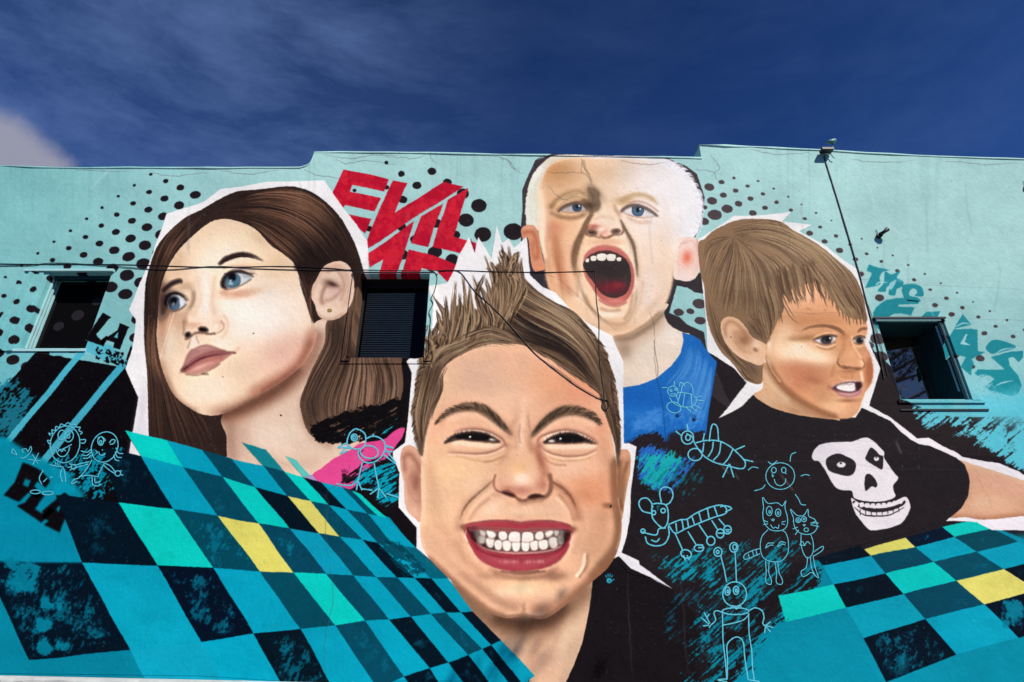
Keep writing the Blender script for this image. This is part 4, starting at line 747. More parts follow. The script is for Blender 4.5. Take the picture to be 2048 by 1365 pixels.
# face (drawing units of the wall)
def up(P): return U.t(P)
def dn(P): return D.t(P)
FX = np.vstack([up([(1180,1160),(1150,1000),(1120,900),(1090,800),(1000,700),(800,560),(600,540),(420,590),(320,640),(250,740),(225,900),(200,1020),(168,1160)]), dn([(166,250),(170,340),(172,420),(165,520),(172,610),(205,685),(258,755),(312,802),(382,862),(460,932),(530,982),(620,1016),(700,1010),(725,1000),(760,1014),(840,1016),(920,972),(1000,902),(1082,832),(1180,742),(1232,650),(1252,545),(1246,425),(1228,300),(1226,200)])])
fx = px.full(FX, True); 
for P_ in (U, D, px): P_.clip = fx
px.fill(FX, (242,190,154), True)
U.blob(470,760,200,140,(236,192,166),.8); U.blob(640,900,90,120,(238,196,166),.7); U.blob(900,800,200,140,(238,170,130),.8); U.blob(1010,830,90,90,(240,160,124),.6,30); U.blob(300,800,60,90,(238,200,160),.6); U.blob(700,730,40,120,(230,186,154),.5)
U.line([(640,940),(700,960),(720,1040),(700,1120)],40,(226,170,136),.4,14); U.line([(700,880),(705,960),(690,1040)],24,(246,210,182),.5,9)
D.blob(320,240,170,110,(250,212,166),.6); D.blob(260,420,120,160,(236,192,152),.7); D.blob(1020,210,130,70,(240,196,164),.7); D.blob(1080,350,110,100,(226,152,112),.7,20); D.blob(1150,560,60,160,(206,150,112),.6); D.blob(1100,640,80,100,(222,172,134),.7)
D.line([(1232,150),(1230,300),(1250,440),(1255,560),(1225,660),(1150,760)],60,(132,84,56),.75,16); D.line([(1200,480),(1215,580),(1180,680)],14,(236,190,150),.5,7)
D.line([(1150,420),(1200,410)],20,(180,120,84),.5,6)
D.line([(168,200),(172,340),(172,420),(165,520),(172,610),(205,685),(258,755)],22,(250,214,186),.6,8); D.line([(200,690),(312,800),(420,895),(530,980),(620,1014)],36,(150,98,70),.7,11); D.line([(830,1016),(920,970),(1082,830),(1190,735)],40,(130,84,58),.7,12); D.line([(600,1012),(690,1006),(725,1000),(770,1012),(850,1012)],16,(150,96,74),.7,6)
D.blob(720,850,150,50,(242,200,150),.9); D.blob(640,930,60,46,(232,178,150),.6); D.blob(830,925,60,46,(232,178,150),.6); D.line([(722,935),(724,990)],16,(196,138,110),.6,6)
D.line([(470,820),(560,900),(640,960)],30,(226,180,148),.5,12); D.blob(900,790,60,30,(200,142,112),.6); D.blob(520,790,60,24,(206,150,118),.6); D.line([(560,775),(640,795),(720,802),(820,795),(890,770)],26,(170,110,86),.6,9); D.line([(600,765),(720,778),(840,765)],10,(110,60,52),.6,4)
D.line([(1050,680),(1040,740),(1010,790)],10,(250,222,196),.7,4); D.line([(1066,680),(1054,750),(1025,800)],10,(176,120,92),.5,4); D.line([(985,560),(975,640),(940,720)],16,(244,206,176),.6,6); D.line([(425,560),(440,640),(480,710)],16,(244,206,176),.6,6)
D.blob(680,440,190,36,(236,190,154),.7); D.line([(700,400),(705,450),(700,480)],20,(214,164,134),.5,8)
# eye sockets and brows
K = Pen(820, 780, 2.968); K.clip = fx
K.blob(300,420,220,150,(250,206,164),.55); K.blob(250,480,160,60,(252,216,160),.35); K.blob(520,60,200,90,(246,202,172),.6); K.blob(1000,30,130,80,(246,170,134),.6); K.blob(1130,230,60,100,(236,160,126),.6)
K.blob(1070,560,150,90,(240,160,120),.6,14); K.line([(1150,300),(1165,450),(1150,600),(1170,760)],60,(214,152,116),.5,20); K.line([(90,200),(80,400),(84,600),(90,800)],24,(252,216,186),.5,9); K.line([(110,820),(190,980),(300,1100)],60,(226,176,142),.5,18); K.blob(960,470,110,60,(246,202,172),.7); K.blob(1060,640,100,40,(222,150,112),.5); K.blob(180,700,120,160,(244,206,166),.5)
K.blob(480,700,70,44,(252,218,190),.8,-30); K.blob(880,700,60,60,(240,196,164),.7); K.blob(660,720,180,30,(246,208,176),.6)
for s_, brw, lid, low, dk0, wt, gl, cre, und, und2 in (
  (0, [(160,198),(215,146),(295,110),(375,102),(440,122),(500,165),(550,212),(604,264)], [(203,318),(238,288),(290,267),(350,256),(420,258),(480,279),(534,313)], [(534,313),(500,317),(430,311),(360,304),(300,296),(250,300)],
   (375,285,105,24), (492,299,24,9), (357,281), [(262,262),(300,243),(355,234),(425,238),(495,262),(548,298),(566,330)], [(225,372),(300,378),(400,382),(480,372),(545,345),(568,325)], [(270,392),(380,420),(470,424),(540,400)]),
  (1, [(722,276),(768,222),(828,168),(900,134),(980,127),(1055,146),(1105,176),(1130,208)], [(794,319),(830,291),(880,271),(950,263),(1010,276),(1060,300),(1104,318)], [(1104,318),(1060,312),(1000,316),(930,321),(850,320),(800,321)],
   (955,292,95,26), (838,308,20,10), (891,293), [(760,330),(762,298),(800,270),(862,249),(940,242),(1020,257),(1080,284),(1120,322)], [(775,335),(800,362),(860,386),(940,397),(1040,386),(1110,352)], [(820,400),(900,424),(1000,420),(1080,400)])):
    K.line(brw,70,(232,168,140),.5,16); K.line([(p[0],p[1]+38) for p in brw[1:-1]],40,(250,208,176),.6,12)
    K.line(cre,40,(236,176,152),.55,9); mid = [((a[0]+b[0])/2,(a[1]+b[1])/2) for a, b in zip(crom(cre,False,6)[::6], crom(lid,False,6)[::6])]
    K.line(mid[1:-1],22,(250,222,200),.7,6); K.line(cre,6,(120,72,56),.8,2.2,(.15,.5)); K.line([(p[0]+2,p[1]-9) for p in cre],10,(212,146,122),.5,4)
    K.line([(p[0],p[1]+22) for p in low],30,(250,220,196),.75,7); K.line(und,26,(222,160,134),.6,8); K.line(und,6,(158,104,84),.75,2.5,(.1,.3)); K.line([(p[0],p[1]+13) for p in und],10,(252,216,186),.7,4); K.line(und2,8,(222,172,110),.5,4)
    E_ = lid+low[1:-1]; e = K.full(E_, True, 1); K.fill(E_,(46,34,32),bl=1); cx,cy,rx,ry = dk0; K.ell(cx,cy,rx,ry,(20,15,16),clip=e,bl=4); K.ell(wt[0],wt[1],wt[2],wt[3],(224,214,206),clip=e,bl=3); K.ell(wt[0]-(230 if s_==0 else -215),wt[1]-4,20,8,(74,66,56),clip=e,bl=4)
    K.ell(gl[0],gl[1],7,6,(252,252,252)); K.ell(gl[0]-4,gl[1]+10,10,5,(110,104,104),.6,bl=2,clip=e)
    K.line(lid,12,(24,16,15),.95,2,prof=[.1,.7,1,1,.9,.7,.3] if s_==0 else [.6,.8,1,1,1,.8,.2]); K.line(low,3.5,(120,72,58),.7,1)
    qq = crom(lid,False,10)
    for k in range(26):
        u = .12+.8*rng.rand(); p = qq[int(u*(len(qq)-1))]; dx_ = (u-.5)*26; K.line([p,(p[0]+dx_*.4,p[1]-7),(p[0]+dx_,p[1]-15-5*rng.rand())],2.6,(30,20,18),.75,0,(1,0)); K.line([(p[0],p[1]+8),(p[0]+dx_*.6,p[1]+20)],2,(30,20,18),.4,0,(1,0))
    K.line(brw,46,(116,90,66),.75,8,prof=[.08,.35,.7,1,1.15,1,.7,.2] if s_==0 else [.2,.7,1,1.2,1.1,.85,.5,.1])
    K.line([(p[0],p[1]+8) for p in brw],22,(62,44,34),.6,6,prof=[0,.1,.3,.7,1,1,.8,.4] if s_==0 else [.4,.8,1,1,.7,.4,.2,0])
    q = crom(brw,False,12)
    for k in range(330):
        u = .02+.94*rng.rand(); i = int(u*(len(q)-2)); p = q[i]; d = q[i+1]-q[i]; d = d/(np.hypot(*d)+1e-6); nn = np.array([d[1],-d[0]]); wv = np.interp(u,[0,.3,.6,.85,1],[.3,.8,1.1,.9,.3] if s_==0 else [.3,.9,1.1,.8,.3])
        d2 = d if s_==1 else -d; st = p+nn*(rng.rand()*2-1)*20*wv; up_ = np.array([0,-1.])
        L = 22+22*rng.rand(); K.line([st, st+d2*L*.5+up_*L*.18, st+d2*L+up_*L*(.45 if u>.1 else .2)],3.2,[(58,42,32),(76,58,42),(92,72,52),(112,92,66),(44,32,26)][rng.randint(5)],.75,0,(.9,0))
K.blob(570,335,18,14,(206,140,116),.7); K.blob(768,335,14,20,(206,136,112),.7)
# glabella
K.line([(628,250),(640,300),(630,360)],26,(216,156,124),.55,9); K.line([(716,280),(712,320),(722,370)],24,(208,140,108),.6,9); K.blob(668,200,24,90,(250,206,180),.6); K.line([(700,150),(712,220),(718,260)],10,(212,150,122),.5,4)
# nose
K.blob(650,440,60,100,(246,198,158),.8); K.line([(600,360),(570,430),(545,500)],36,(236,186,150),.6,12); K.line([(745,330),(770,400),(790,460),(812,520)],52,(206,128,98),.75,14); K.line([(760,380),(785,450)],22,(176,98,76),.5,9)
K.blob(640,490,56,50,(250,196,132),.75); K.blob(660,530,60,44,(254,226,206),.9); K.blob(545,555,50,44,(240,182,152),.8); K.blob(790,560,44,48,(214,138,112),.8); K.blob(660,600,80,32,(216,138,116),.75); K.blob(575,590,40,20,(206,126,104),.5)
K.line([(505,500),(494,545),(498,580),(520,602),(548,608)],12,(176,112,86),.75,4); K.line([(828,498),(838,550),(832,600),(810,630),(780,636)],16,(116,66,48),.8,5); K.line([(548,606),(580,604),(612,622),(640,648),(672,658),(706,648),(735,626),(780,636)],13,(140,80,64),.8,4)
K.fill([(536,606),(570,606),(606,618),(628,638),(600,636),(566,624)],(56,26,22),bl=4); K.fill([(700,640),(730,620),(768,618),(806,634),(770,640),(730,650)],(50,24,20),bl=4)
K.line([(800,520),(816,560),(806,600)],9,(240,176,150),.6,4); K.line([(640,650),(675,668),(720,656),(800,646)],22,(160,104,82),.6,8); K.line([(480,600),(495,620),(540,628)],14,(214,160,130),.5,6)
K.line([(476,548),(420,596),(362,646),(318,706),(292,770),(282,840)],44,(214,164,130),.65,12); K.line([(486,540),(430,590),(370,642),(322,704),(294,772)],12,(150,104,80),.75,4,(.4,.1)); K.line([(500,580),(440,630),(390,680),(360,740)],20,(252,216,186),.6,8)
K.line([(842,548),(905,590),(956,646),(988,712),(1000,780)],46,(196,128,96),.65,12); K.line([(842,545),(905,586),(956,642),(986,708)],13,(136,82,60),.8,4,(.4,.1)); K.line([(1010,700),(1020,800),(1000,900),(970,980)],26,(226,172,138),.5,9); K.line([(860,640),(920,690),(960,760)],14,(250,214,184),.7,6)
K.line([(296,850),(300,930),(340,1010)],20,(222,172,138),.5,8)
# mouth
LP = [(398,528),(430,505),(520,490),(610,488),(670,494),(712,500),(760,492),(830,488),(920,503),(968,520),(988,545),(978,590),(955,650),(910,705),(840,742),(760,760),(700,764),(620,758),(540,730),(480,690),(440,630),(415,580)]
D.fill(LP,(176,60,70),bl=3); D.line([(430,512),(560,492),(712,506),(860,494),(970,525)],14,(150,46,56),.6,4); D.line([(470,640),(540,700),(640,725),(760,728),(860,705),(930,640)],44,(198,74,86),.75,10)
MO = [(415,528),(460,520),(560,524),(640,528),(712,532),(800,526),(900,528),(955,540),(978,552),(962,596),(925,640),(880,662),(800,668),(712,672),(620,668),(540,655),(490,632),(450,595),(428,560)]
mo = D.full(MO); D.clip = mo; D.fill(MO,(48,26,26))
D.fill([(440,525),(700,520),(975,530),(950,562),(860,556),(712,560),(560,556),(470,560)],(222,138,128),bl=4,al=.9); D.fill([(470,600),(500,640),(620,668),(712,672),(800,668),(900,650),(940,600),(880,645),(712,655),(540,645)],(222,140,132),bl=4,al=.9)
D.fill([(470,560),(560,552),(712,556),(860,552),(950,560),(950,590),(712,606),(470,590)],(70,40,38),bl=3,al=.75)
TT = [ # lower row, then upper row
 ([(474,572),(500,566),(522,580),(518,606),(498,616),(476,604)],.30),([(520,586),(545,578),(568,592),(566,624),(546,640),(524,622)],.12),([(566,602),(588,592),(610,602),(606,640),(588,652),(570,638)],.05),([(608,602),(634,594),(660,602),(654,646),(634,656),(614,646)],.02),
 ([(660,604),(684,598),(708,604),(702,648),(684,658),(664,648)],0),([(711,604),(736,598),(760,604),(754,648),(736,658),(716,648)],0),([(758,602),(782,595),(806,602),(800,646),(782,654),(764,646)],.04),([(804,598),(832,590),(858,600),(852,640),(832,650),(808,642)],.08),([(856,588),(882,576),(906,590),(904,630),(882,644),(860,630)],.2),([(904,578),(922,570),(938,582),(934,614),(918,624),(906,612)],.45),
 ([(456,548),(478,546),(484,566),(470,580),(458,570)],.5),([(484,540),(508,542),(524,556),(516,574),(498,572),(486,556)],.25),([(522,544),(552,545),(576,560),(568,582),(548,588),(530,574)],.1),([(586,556),(600,547),(622,548),(636,566),(634,590),(612,598),(592,588)],.03),
 ([(640,568),(652,552),(678,548),(704,556),(709,580),(706,602),(676,606),(644,598)],0),([(713,580),(718,556),(742,548),(768,552),(780,568),(777,598),(744,606),(714,602)],0),([(786,566),(800,549),(822,547),(833,560),(830,586),(808,597),(788,588)],.05),([(836,558),(852,546),(878,542),(884,556),(866,576),(846,582)],.15),([(884,546),(906,540),(914,556),(902,574),(886,570)],.3),([(916,546),(936,546),(936,568),(920,574)],.5)]
for P_, dk in TT:
    c = np.array((244,236,226))*(1-dk*.75); Pc=np.array(P_,float); cc=Pc.mean(0)
    D.fill(cc+(Pc-cc)*1.05,(128,84,76),bl=1.5,al=.7); D.fill(cc+(Pc-cc)*.97,c,bl=1.2); D.blob(cc[0]-3,cc[1]-4,14,13,np.minimum(c*1.05,255),.6); D.blob(cc[0],cc[1]+16,16,8,(214,186,172),.45)
D.line([(480,640),(600,662),(712,668),(830,662),(930,630)],8,(236,180,176),.8,2); D.line([(415,530),(560,532),(712,540),(860,532),(975,550)],10,(110,34,44),.7,4); D.blob(450,570,30,50,(50,24,24),.8); D.blob(955,575,26,46,(40,20,20),.8)
D.clip = fx
D.line([(415,528),(428,560),(455,610),(500,655),(600,690),(712,700),(820,694),(910,660),(960,600),(978,552)],9,(110,24,40),.6,4)
for x in range(520,900,17):
    if abs(x-712) > 16: D.line([(x,690+rng.rand()*6),(x+(x-712)*.02,706),(x+(x-712)*.04,722+rng.rand()*8)],6,(240,170,176),.5*rng.rand()+.1,2,(.2,.2))
D.line([(712,700),(712,740)],5,(130,30,46),.6,2); D.blob(400,525,22,18,(160,90,70),.6); D.blob(990,540,20,18,(160,90,70),.6); D.line([(440,498),(600,480),(712,492),(830,480),(950,500)],12,(244,200,170),.5,5)
K.line([(345,806),(430,792),(520,782),(600,780),(660,788),(740,780),(850,794),(945,828)],16,(196,86,92),.55,5); K.line([(430,985),(520,1022),(600,1036),(680,1038),(780,1030),(870,985)],46,(204,92,100),.6,10)
K.line([(395,940),(460,975),(560,985),(650,984),(760,980),(850,970),(925,920)],8,(120,34,44),.6,3); K.line([(352,830),(372,900),(420,975),(520,1040),(640,1062)],12,(146,34,50),.5,5); K.line([(945,870),(915,950),(860,1020),(760,1056)],14,(136,30,46),.55,5)
for x in list(range(540,650,13))+list(range(684,800,13)): K.line([(x,1000+4*rng.rand()),(x+(x-660)*.03,1018),(x+(x-660)*.06,1036)],8,(246,176,178),.25+.45*rng.rand(),2.5,(.2,.2))
K.line([(334,830),(330,870),(346,900)],9,(252,222,204),.8,3); K.line([(958,850),(955,885),(942,915)],9,(252,216,196),.85,3); K.blob(322,812,18,12,(150,84,72),.6)
K.line([(470,1065),(570,1090),(680,1096),(800,1086),(880,1060)],24,(190,134,106),.6,9); K.line([(600,1076),(690,1082),(770,1074)],9,(110,62,50),.65,4); K.blob(860,1110,60,24,(178,126,98),.6,-10); K.blob(540,1110,70,22,(216,160,130),.5)
K.blob(680,1190,150,44,(254,214,176),.85); K.line([(1040,970),(1042,1020),(1024,1068),(985,1108)],12,(254,226,202),.85,4); K.line([(1058,970),(1058,1030),(1036,1080)],12,(176,120,92),.6,5); K.blob(1100,900,60,120,(226,170,134),.6)
K.line([(1222,420),(1226,560),(1236,700),(1244,820),(1226,930),(1160,1030),(1080,1120)],56,(140,88,58),.6,14); K.line([(1236,640),(1252,740),(1250,860),(1226,950)],8,(242,196,156),.7,3); K.blob(1185,690,34,16,(150,96,70),.7,10)
K.line([(110,430),(150,620),(170,780),(260,930)],50,(222,166,128),.45,20); K.line([(250,900),(330,1010),(440,1090)],40,(214,160,124),.5,16); K.blob(380,560,70,50,(250,212,176),.6,-30)
K.line([(640,150),(600,230),(590,300)],26,(222,164,132),.5,10); K.line([(600,330),(560,400),(520,450)],20,(216,160,126),.5,8); K.line([(560,395),(500,420),(440,430)],10,(206,150,110),.45,4); K.line([(790,400),(850,440),(930,450)],10,(200,136,104),.5,4)
K.line([(470,640),(400,700),(350,780)],16,(206,150,118),.45,7); K.line([(880,620),(940,700),(970,780)],16,(190,124,92),.5,7); K.blob(660,300,26,60,(252,212,184),.7); K.line([(655,200),(648,260),(656,320)],8,(206,142,116),.55,3)
K.line([(300,1090),(420,1180),(560,1270),(650,1300)],44,(190,134,104),.5,15); K.line([(1150,1040),(1000,1180),(860,1280),(720,1300)],50,(176,116,84),.5,16); K.blob(560,1200,60,30,(250,214,180),.6); K.blob(820,1200,60,30,(246,202,164),.6)
for P_ in (U, D, px, K): P_.clip = None
# hair
HB = [(165,1190),(135,1130),(116,980),(126,880),(150,720),(195,680),(208,600),(235,560),(262,545),(285,520),(300,470),(330,470),(345,400),(400,400),(440,410),(490,420),(520,340),(545,250),(560,190),(600,170),(650,165),(690,190),(700,250),(770,325),(860,385),(960,435),(1060,545),(1120,625),(1150,720),(1178,800),(1192,900),(1210,1080),(1208,1180),(1195,1250),(1185,1130),(1160,1040),(1120,930),(1090,850),(1010,785),(900,715),(800,650),(700,602),(600,592),(500,588),(430,610),(360,660),(290,715),(258,780),(262,840),(225,930),(205,1010),(180,1100)]
hb = U.full(HB, True, 2); U.fill(HB,(104,82,66),bl=1)
hc = [(84,62,46),(62,44,34),(122,94,70),(98,74,55),(142,112,84),(48,35,28)]; hl = [(176,148,114),(196,172,138),(158,128,98)]; hd = [(44,32,28),(34,26,24)]
U.clip = hb
U.hair([[(560,300),(640,420),(800,520),(980,640),(1100,840)],[(580,220),(680,350),(850,440),(1020,580),(1140,820)],[(640,170),(740,310),(930,420),(1080,570),(1185,850)],[(690,230),(800,340),(990,450),(1120,620),(1200,900)]],560,7,hc,(.3,.85),7)
U.hair([[(500,560),(600,590),(760,620),(920,710),(1090,840)],[(520,470),(640,560),(800,610),(980,700),(1120,880)],[(540,380),(660,500),(840,580),(1020,690),(1140,900)],[(560,300),(640,420),(800,520),(980,640),(1100,840)]],420,6,hc,(.3,.85),7)
U.hair([[(540,380),(660,500),(840,580),(1020,690),(1140,900)],[(580,220),(680,350),(850,440),(1020,580),(1140,820)],[(690,230),(800,340),(990,450),(1120,620),(1200,900)]],90,4,hl,(.35,.8),7,seg=(.1,.95))
U.hair([[(520,470),(640,560),(800,610),(980,700),(1120,880)],[(560,300),(640,420),(800,520),(980,640),(1100,840)]],50,10,hd,(.3,.7),8,(.1,0))
for P in ([(540,370),(600,450),(700,520)],[(700,510),(800,540),(900,590),(960,620)],[(600,520),(720,580),(840,600)],[(650,330),(720,400),(800,430)]): U.line(P,22,(44,34,30),.55,6,(.1,0))
U.hair([[(1090,830),(1120,930),(1160,1050),(1195,1230)],[(1120,800),(1150,920),(1180,1040),(1205,1200)],[(1160,780),(1185,900),(1200,1020),(1210,1150)]],260,6,hc,(.4,.9),6)
U.hair([[(190,700),(150,860),(130,1000),(160,1180)],[(230,700),(190,860),(160,1000),(165,1180)],[(280,720),(240,840),(200,980),(175,1100)]],260,6,hc,(.4,.9),6); U.hair([[(190,700),(150,860),(130,1000),(160,1180)],[(280,720),(240,840),(200,980),(175,1100)]],30,3,hl,(.3,.6),6)
U.clip = None
U.hair([[(285,730),(262,780),(268,850),(225,940),(205,1020)],[(300,715),(275,770),(280,840),(235,930),(210,1000)]],26,4,hc+hl,(.5,.9),8,(.6,0))
# spiky quiff: locks rising from the hairline
spk = [((200,690),(205,600),(165,560),(205,500)),((215,680),(235,590),(240,540),(248,480)),((250,670),(280,560),(285,450),(225,345)),((270,660),(300,560),(300,460),(292,345)),((300,650),(330,560),(330,430),(345,265)),((330,640),(350,540),(365,430),(362,330)),((360,620),(400,520),(395,380),(378,235)),((400,610),(430,520),(425,420),(415,280)),((430,600),(470,520),(480,400),(432,235)),((460,595),(500,500),(470,400),(440,300)),((480,590),(520,480),(460,340),(495,232)),((500,590),(540,450),(520,330),(498,250)),
       ((520,580),(560,420),(545,280),(495,130)),((540,560),(590,400),(570,260),(505,200)),((560,540),(620,380),(600,240),(570,140)),((580,520),(640,350),(620,220),(585,75)),((600,500),(660,330),(640,220),(622,80)),((620,480),(680,300),(650,220),(682,112)),((640,440),(690,300),(680,240),(690,140)),((520,580),(540,470),(500,350),(455,270)),((560,300),(560,250),(545,200),(525,170)),((620,220),(610,170),(600,130),(580,110)),((640,220),(650,170),(660,130),(672,118)),((190,720),(190,690),(170,680),(150,705)),((200,705),(190,670),(165,650),(155,690)),((230,650),(225,600),(215,570),(212,520)),((270,560),(270,510),(262,470),(240,420))]
for (a, b_, c_, d_) in spk:
    for k in range(13):
        j = rng.randn(4, 2)*[13, 9]; j[3] *= .35; j[2] *= .6
        U.line([np.array(a)+j[0]*1.2, np.array(b_)+j[1], np.array(c_)+j[2], np.array(d_)+j[3]], 11*(.5+.7*rng.rand()), (hc+hl[:1])[rng.randint(7)], .85, 0, prof=[.5, 1, .9, .55, 0])
    for k in range(3):
        j = rng.randn(4, 2)*[10, 8]; j[3] *= .2; j[2] *= .5
        U.line([np.array(a)+j[0], np.array(b_)+j[1], np.array(c_)+j[2], np.array(c_)*.5+np.array(d_)*.5+j[3]], 4.5, hl[k], .8, 0, prof=[0, 1, .6, 0])
U.hair([[(215,700),(240,640),(330,600),(420,560)],[(240,720),(290,660),(380,620),(480,580)],[(270,740),(330,670),(430,620),(560,598)]],150,4,hc+hl+hl,(.4,.9),8,(.2,0))
U.hair([[(330,690),(400,640),(500,600),(640,612)],[(400,600),(500,550),(600,560),(700,600)],[(360,560),(470,520),(560,520),(680,590)]],150,4.5,hc+hl+hl,(.4,.9),8,(.2,0))
for k in range(70):
    q = crom([(1000,470),(1060,545),(1120,620),(1150,720),(1178,800),(1192,900),(1208,1080)],False,10); i=int(rng.rand()*(len(q)-2)); p=q[i]; d=q[i+1]-q[i]; d/=np.hypot(*d)
    U.line([p-[14,0],p+d*18+[2,0],p+d*40+[14*rng.rand(),0]],6,hc[k%6],.9,0,(1,0))
for k in range(60):
    q = crom([(205,600),(180,700),(150,750),(128,880),(116,980),(135,1120)],False,10); i=int(rng.rand()*(len(q)-2)); p=q[i]; d=q[i+1]-q[i]; d/=np.hypot(*d)
    U.line([p+[14,0],p+d*14,p+d*34-[14*rng.rand(),0]],6,hc[k%6],.9,0,(1,0))
for k in range(60):
    q = crom([(700,600),(800,650),(900,718),(1010,788),(1085,850)],False,10); i=int(rng.rand()*(len(q)-2)); p=q[i]
    U.line([p-[30,24],p+[10,6],p+[50+30*rng.rand(),42+10*rng.rand()]],4.5,(hc+hl)[k%9],.7,0,(.6,0))
U.blob(820,690,80,12,(240,190,170),.5,24)
# ---------------------------------------------------------------- mural: sheets over figures, cracks, seams, wear
for q in FLOAT_TILES[:0]: pass
# the left sheet passes in front of the boy
EDGE = [(719,988),(771,1036),(834,1096),(896,1158),(944,1223),(1003,1282),(1065,1350)]
for q, ch in LEFT_TILES:
    q = np.array(q, float)
    if q[:, 0].max() > 715:
        cen = q.mean(0); qq = cen+(q-cen)*1.004; px.fill(qq, TONE[ch], False); m = px.full(qq, False)
        if ch in 'ND': mottle(qq, (0,118,142), .42, 24, .4, m, 6, int(q[0][0]), 6)
px.fill([(834,1096),(860,1120),(896,1158),(862,1157),(786,1089)], (0,120,140), False, al=.55)
scratch([(740,1080),(800,1080),(870,1150),(810,1158)], (0,60,76), 40, .55, 14, 5, .8, None, False, 5, 111)
# dry-brush between the black field and the teal one, right of the front boy
scratch([(1360, 1420), (1440, 1250), (1520, 1170), (1670, 1100), (1620, 1210), (1545, 1270), (1460, 1420)], (28, 22, 26), -40, .60, 40, 5, 1, None, False, 14, 61)
scratch([(1330, 1100), (1440, 1090), (1590, 1040), (1610, 1110), (1540, 1240), (1440, 1420), (1340, 1450), (1380, 1250), (1390, 1160)], (2, 140, 162), -42, .47, 40, 4.5, .95, None, False, 16, 62, 4, 10)
scratch([(1270, 1110), (1400, 1080), (1560, 1060), (1460, 1150), (1350, 1180)], (2, 156, 178), -42, .46, 30, 4, .9, None, False, 14, 63, 4, 10)
scratch([(1290, 1170), (1400, 1160), (1500, 1200), (1440, 1330), (1330, 1300)], (16, 96, 120), -44, .44, 50, 5, .8, None, False, 14, 64, 4, 9)
scratch([(1270, 940), (1400, 900), (1420, 1000), (1300, 1040)], (6, 120, 134), -50, .42, 26, 4, .8, None, False, 10, 65, 4, 10)
for q, ch in RIGHT_TILES[:2]:
    px.fill(q, TONE[ch], False)
scratch([(1550,1180),(1600,1170),(1590,1250),(1560,1250)], (28,22,26), -40, .40, 20, 4, .9, None, False, 8, 66)
# hand prints
def hand(x, y, s, rot, col):
    a = math.radians(rot)
    R = lambda P: [(x+s*(u*math.cos(a)-v*math.sin(a)), y+s*(u*math.sin(a)+v*math.cos(a))) for u, v in P]
    px.fill(R([(-7,-2),(-3,-6),(3,-6),(8,-2),(8,5),(3,9),(-3,9),(-7,4)]), col, True, al=.9)
    px.ell(*R([(1,3)])[0], s*2.4, s*2, (60,30,44) if col[0] > 100 else (30,24,28), .5)
    for u, v, u2, v2 in ((-6,-7,-10,-16),(-2,-9,-3,-20),(3,-9,4,-20),(7,-7,11,-15),(9,2,16,-3)): px.line(R([(u,v),(u2,v2)]), s*3, col, .9, 0, (.8,.8))
CYD = (46, 178, 204)
hand(688, 950, .62, 8, (40,16,28)); hand(1218, 1160, .66, 0, CYD); hand(1355, 832, .5, 0, (10,50,100)); hand(1388, 838, .5, 0, (10,40,80)); hand(605, 885, 0.01, 0, (40,16,28))
# glaze pass over the skin: strengthens the modelling of each painted face
for mk, wa in ((fc, (1.0, .985, .955)), (fx, (1.0, .985, .965)), (fb, (1.0, .982, .955)), (ft, (1., .985, .965))):
    yy, xx = np.where(mk > .5); y0, y1, x0, x1 = yy.min(), yy.max()+1, xx.min(), xx.max()+1
    m_ = (mk[y0:y1, x0:x1] > .5).astype(np.float32); v = CV[y0:y1, x0:x1]; lum = v.mean(2)
    skin = m_*np.clip((lum-.42)*8, 0, 1)*np.clip((.93-lum)*12, .3, 1)
    for sg, am in ((30, .36), (9, .26), (3, .26)):
        den = blur(skin, sg)+1e-3; loc = blur(lum*skin, sg)/den
        gain = 1+am*np.clip((lum-loc)/np.maximum(loc, .2), -.35, .22)*skin
        v *= gain[..., None]; lum = v.mean(2)
    v *= 1+(np.array(wa, np.float32)-1)*skin[..., None]
# faint wall joints and cracks in the render
def crack(P, w=1.3, col=(70,60,60), al=.5, j=2.2):
    C = crom(P, False, 7); C = C+np.cumsum(rng.randn(*C.shape)*j*.3, 0)*.5+rng.randn(*C.shape)*j*.35
    px.line(C, w, col, al, 0, (.5,.3), n=2); px.line(C+[1.2,1.2], w*.8, (235,238,238), al*.28, .5, (.4,.2), n=2)
for P in ([(1163,318),(1168,335),(1180,352)],[(1165,320),(1162,345),(1176,358),(1182,372)],[(1090,345),(1130,346),(1165,346)],[(1300,625),(1306,650),(1308,690)],[(1308,690),(1312,740),(1316,760)],
          [(648,310),(700,317),(760,312),(800,315)],[(860,305),(862,318),(872,330)],[(960,312),(1010,318),(1022,335),(1040,345)],[(760,312),(820,318),(850,312)],[(1000,318),(1018,322),(1030,340),(1052,346)],[(610,340),(640,352),(700,356)],
          [(1420,310),(1440,335),(1425,352)],[(150,338),(200,343),(260,341)],[(300,345),(340,352),(420,346)],[(440,342),(500,350),(560,345)],[(670,316),(690,326),(735,322),(790,330)],[(1240,322),(1290,330),(1330,326)],[(1095,370),(1120,395),(1140,400)],[(1500,300),(1560,308),(1620,306)],[(1700,318),(1760,326),(1830,322)],[(1890,322),(1960,330),(2040,326)],[(1560,450),(1580,480),(1572,505)],[(1390,340),(1425,345),(1440,365)],[(700,930),(690,960),(655,985),(652,1010)],[(640,985),(655,1000),(652,1040)],[(655,1010),(653,1060),(655,1120)],[(660,1130),(668,1200),(650,1290),(655,1365)],
          [(1360,1140),(1366,1220),(1372,1300),(1378,1365)],[(1255,1130),(1258,1250),(1266,1365)],[(1640,1500),(1642,1520)]):
    crack(P)
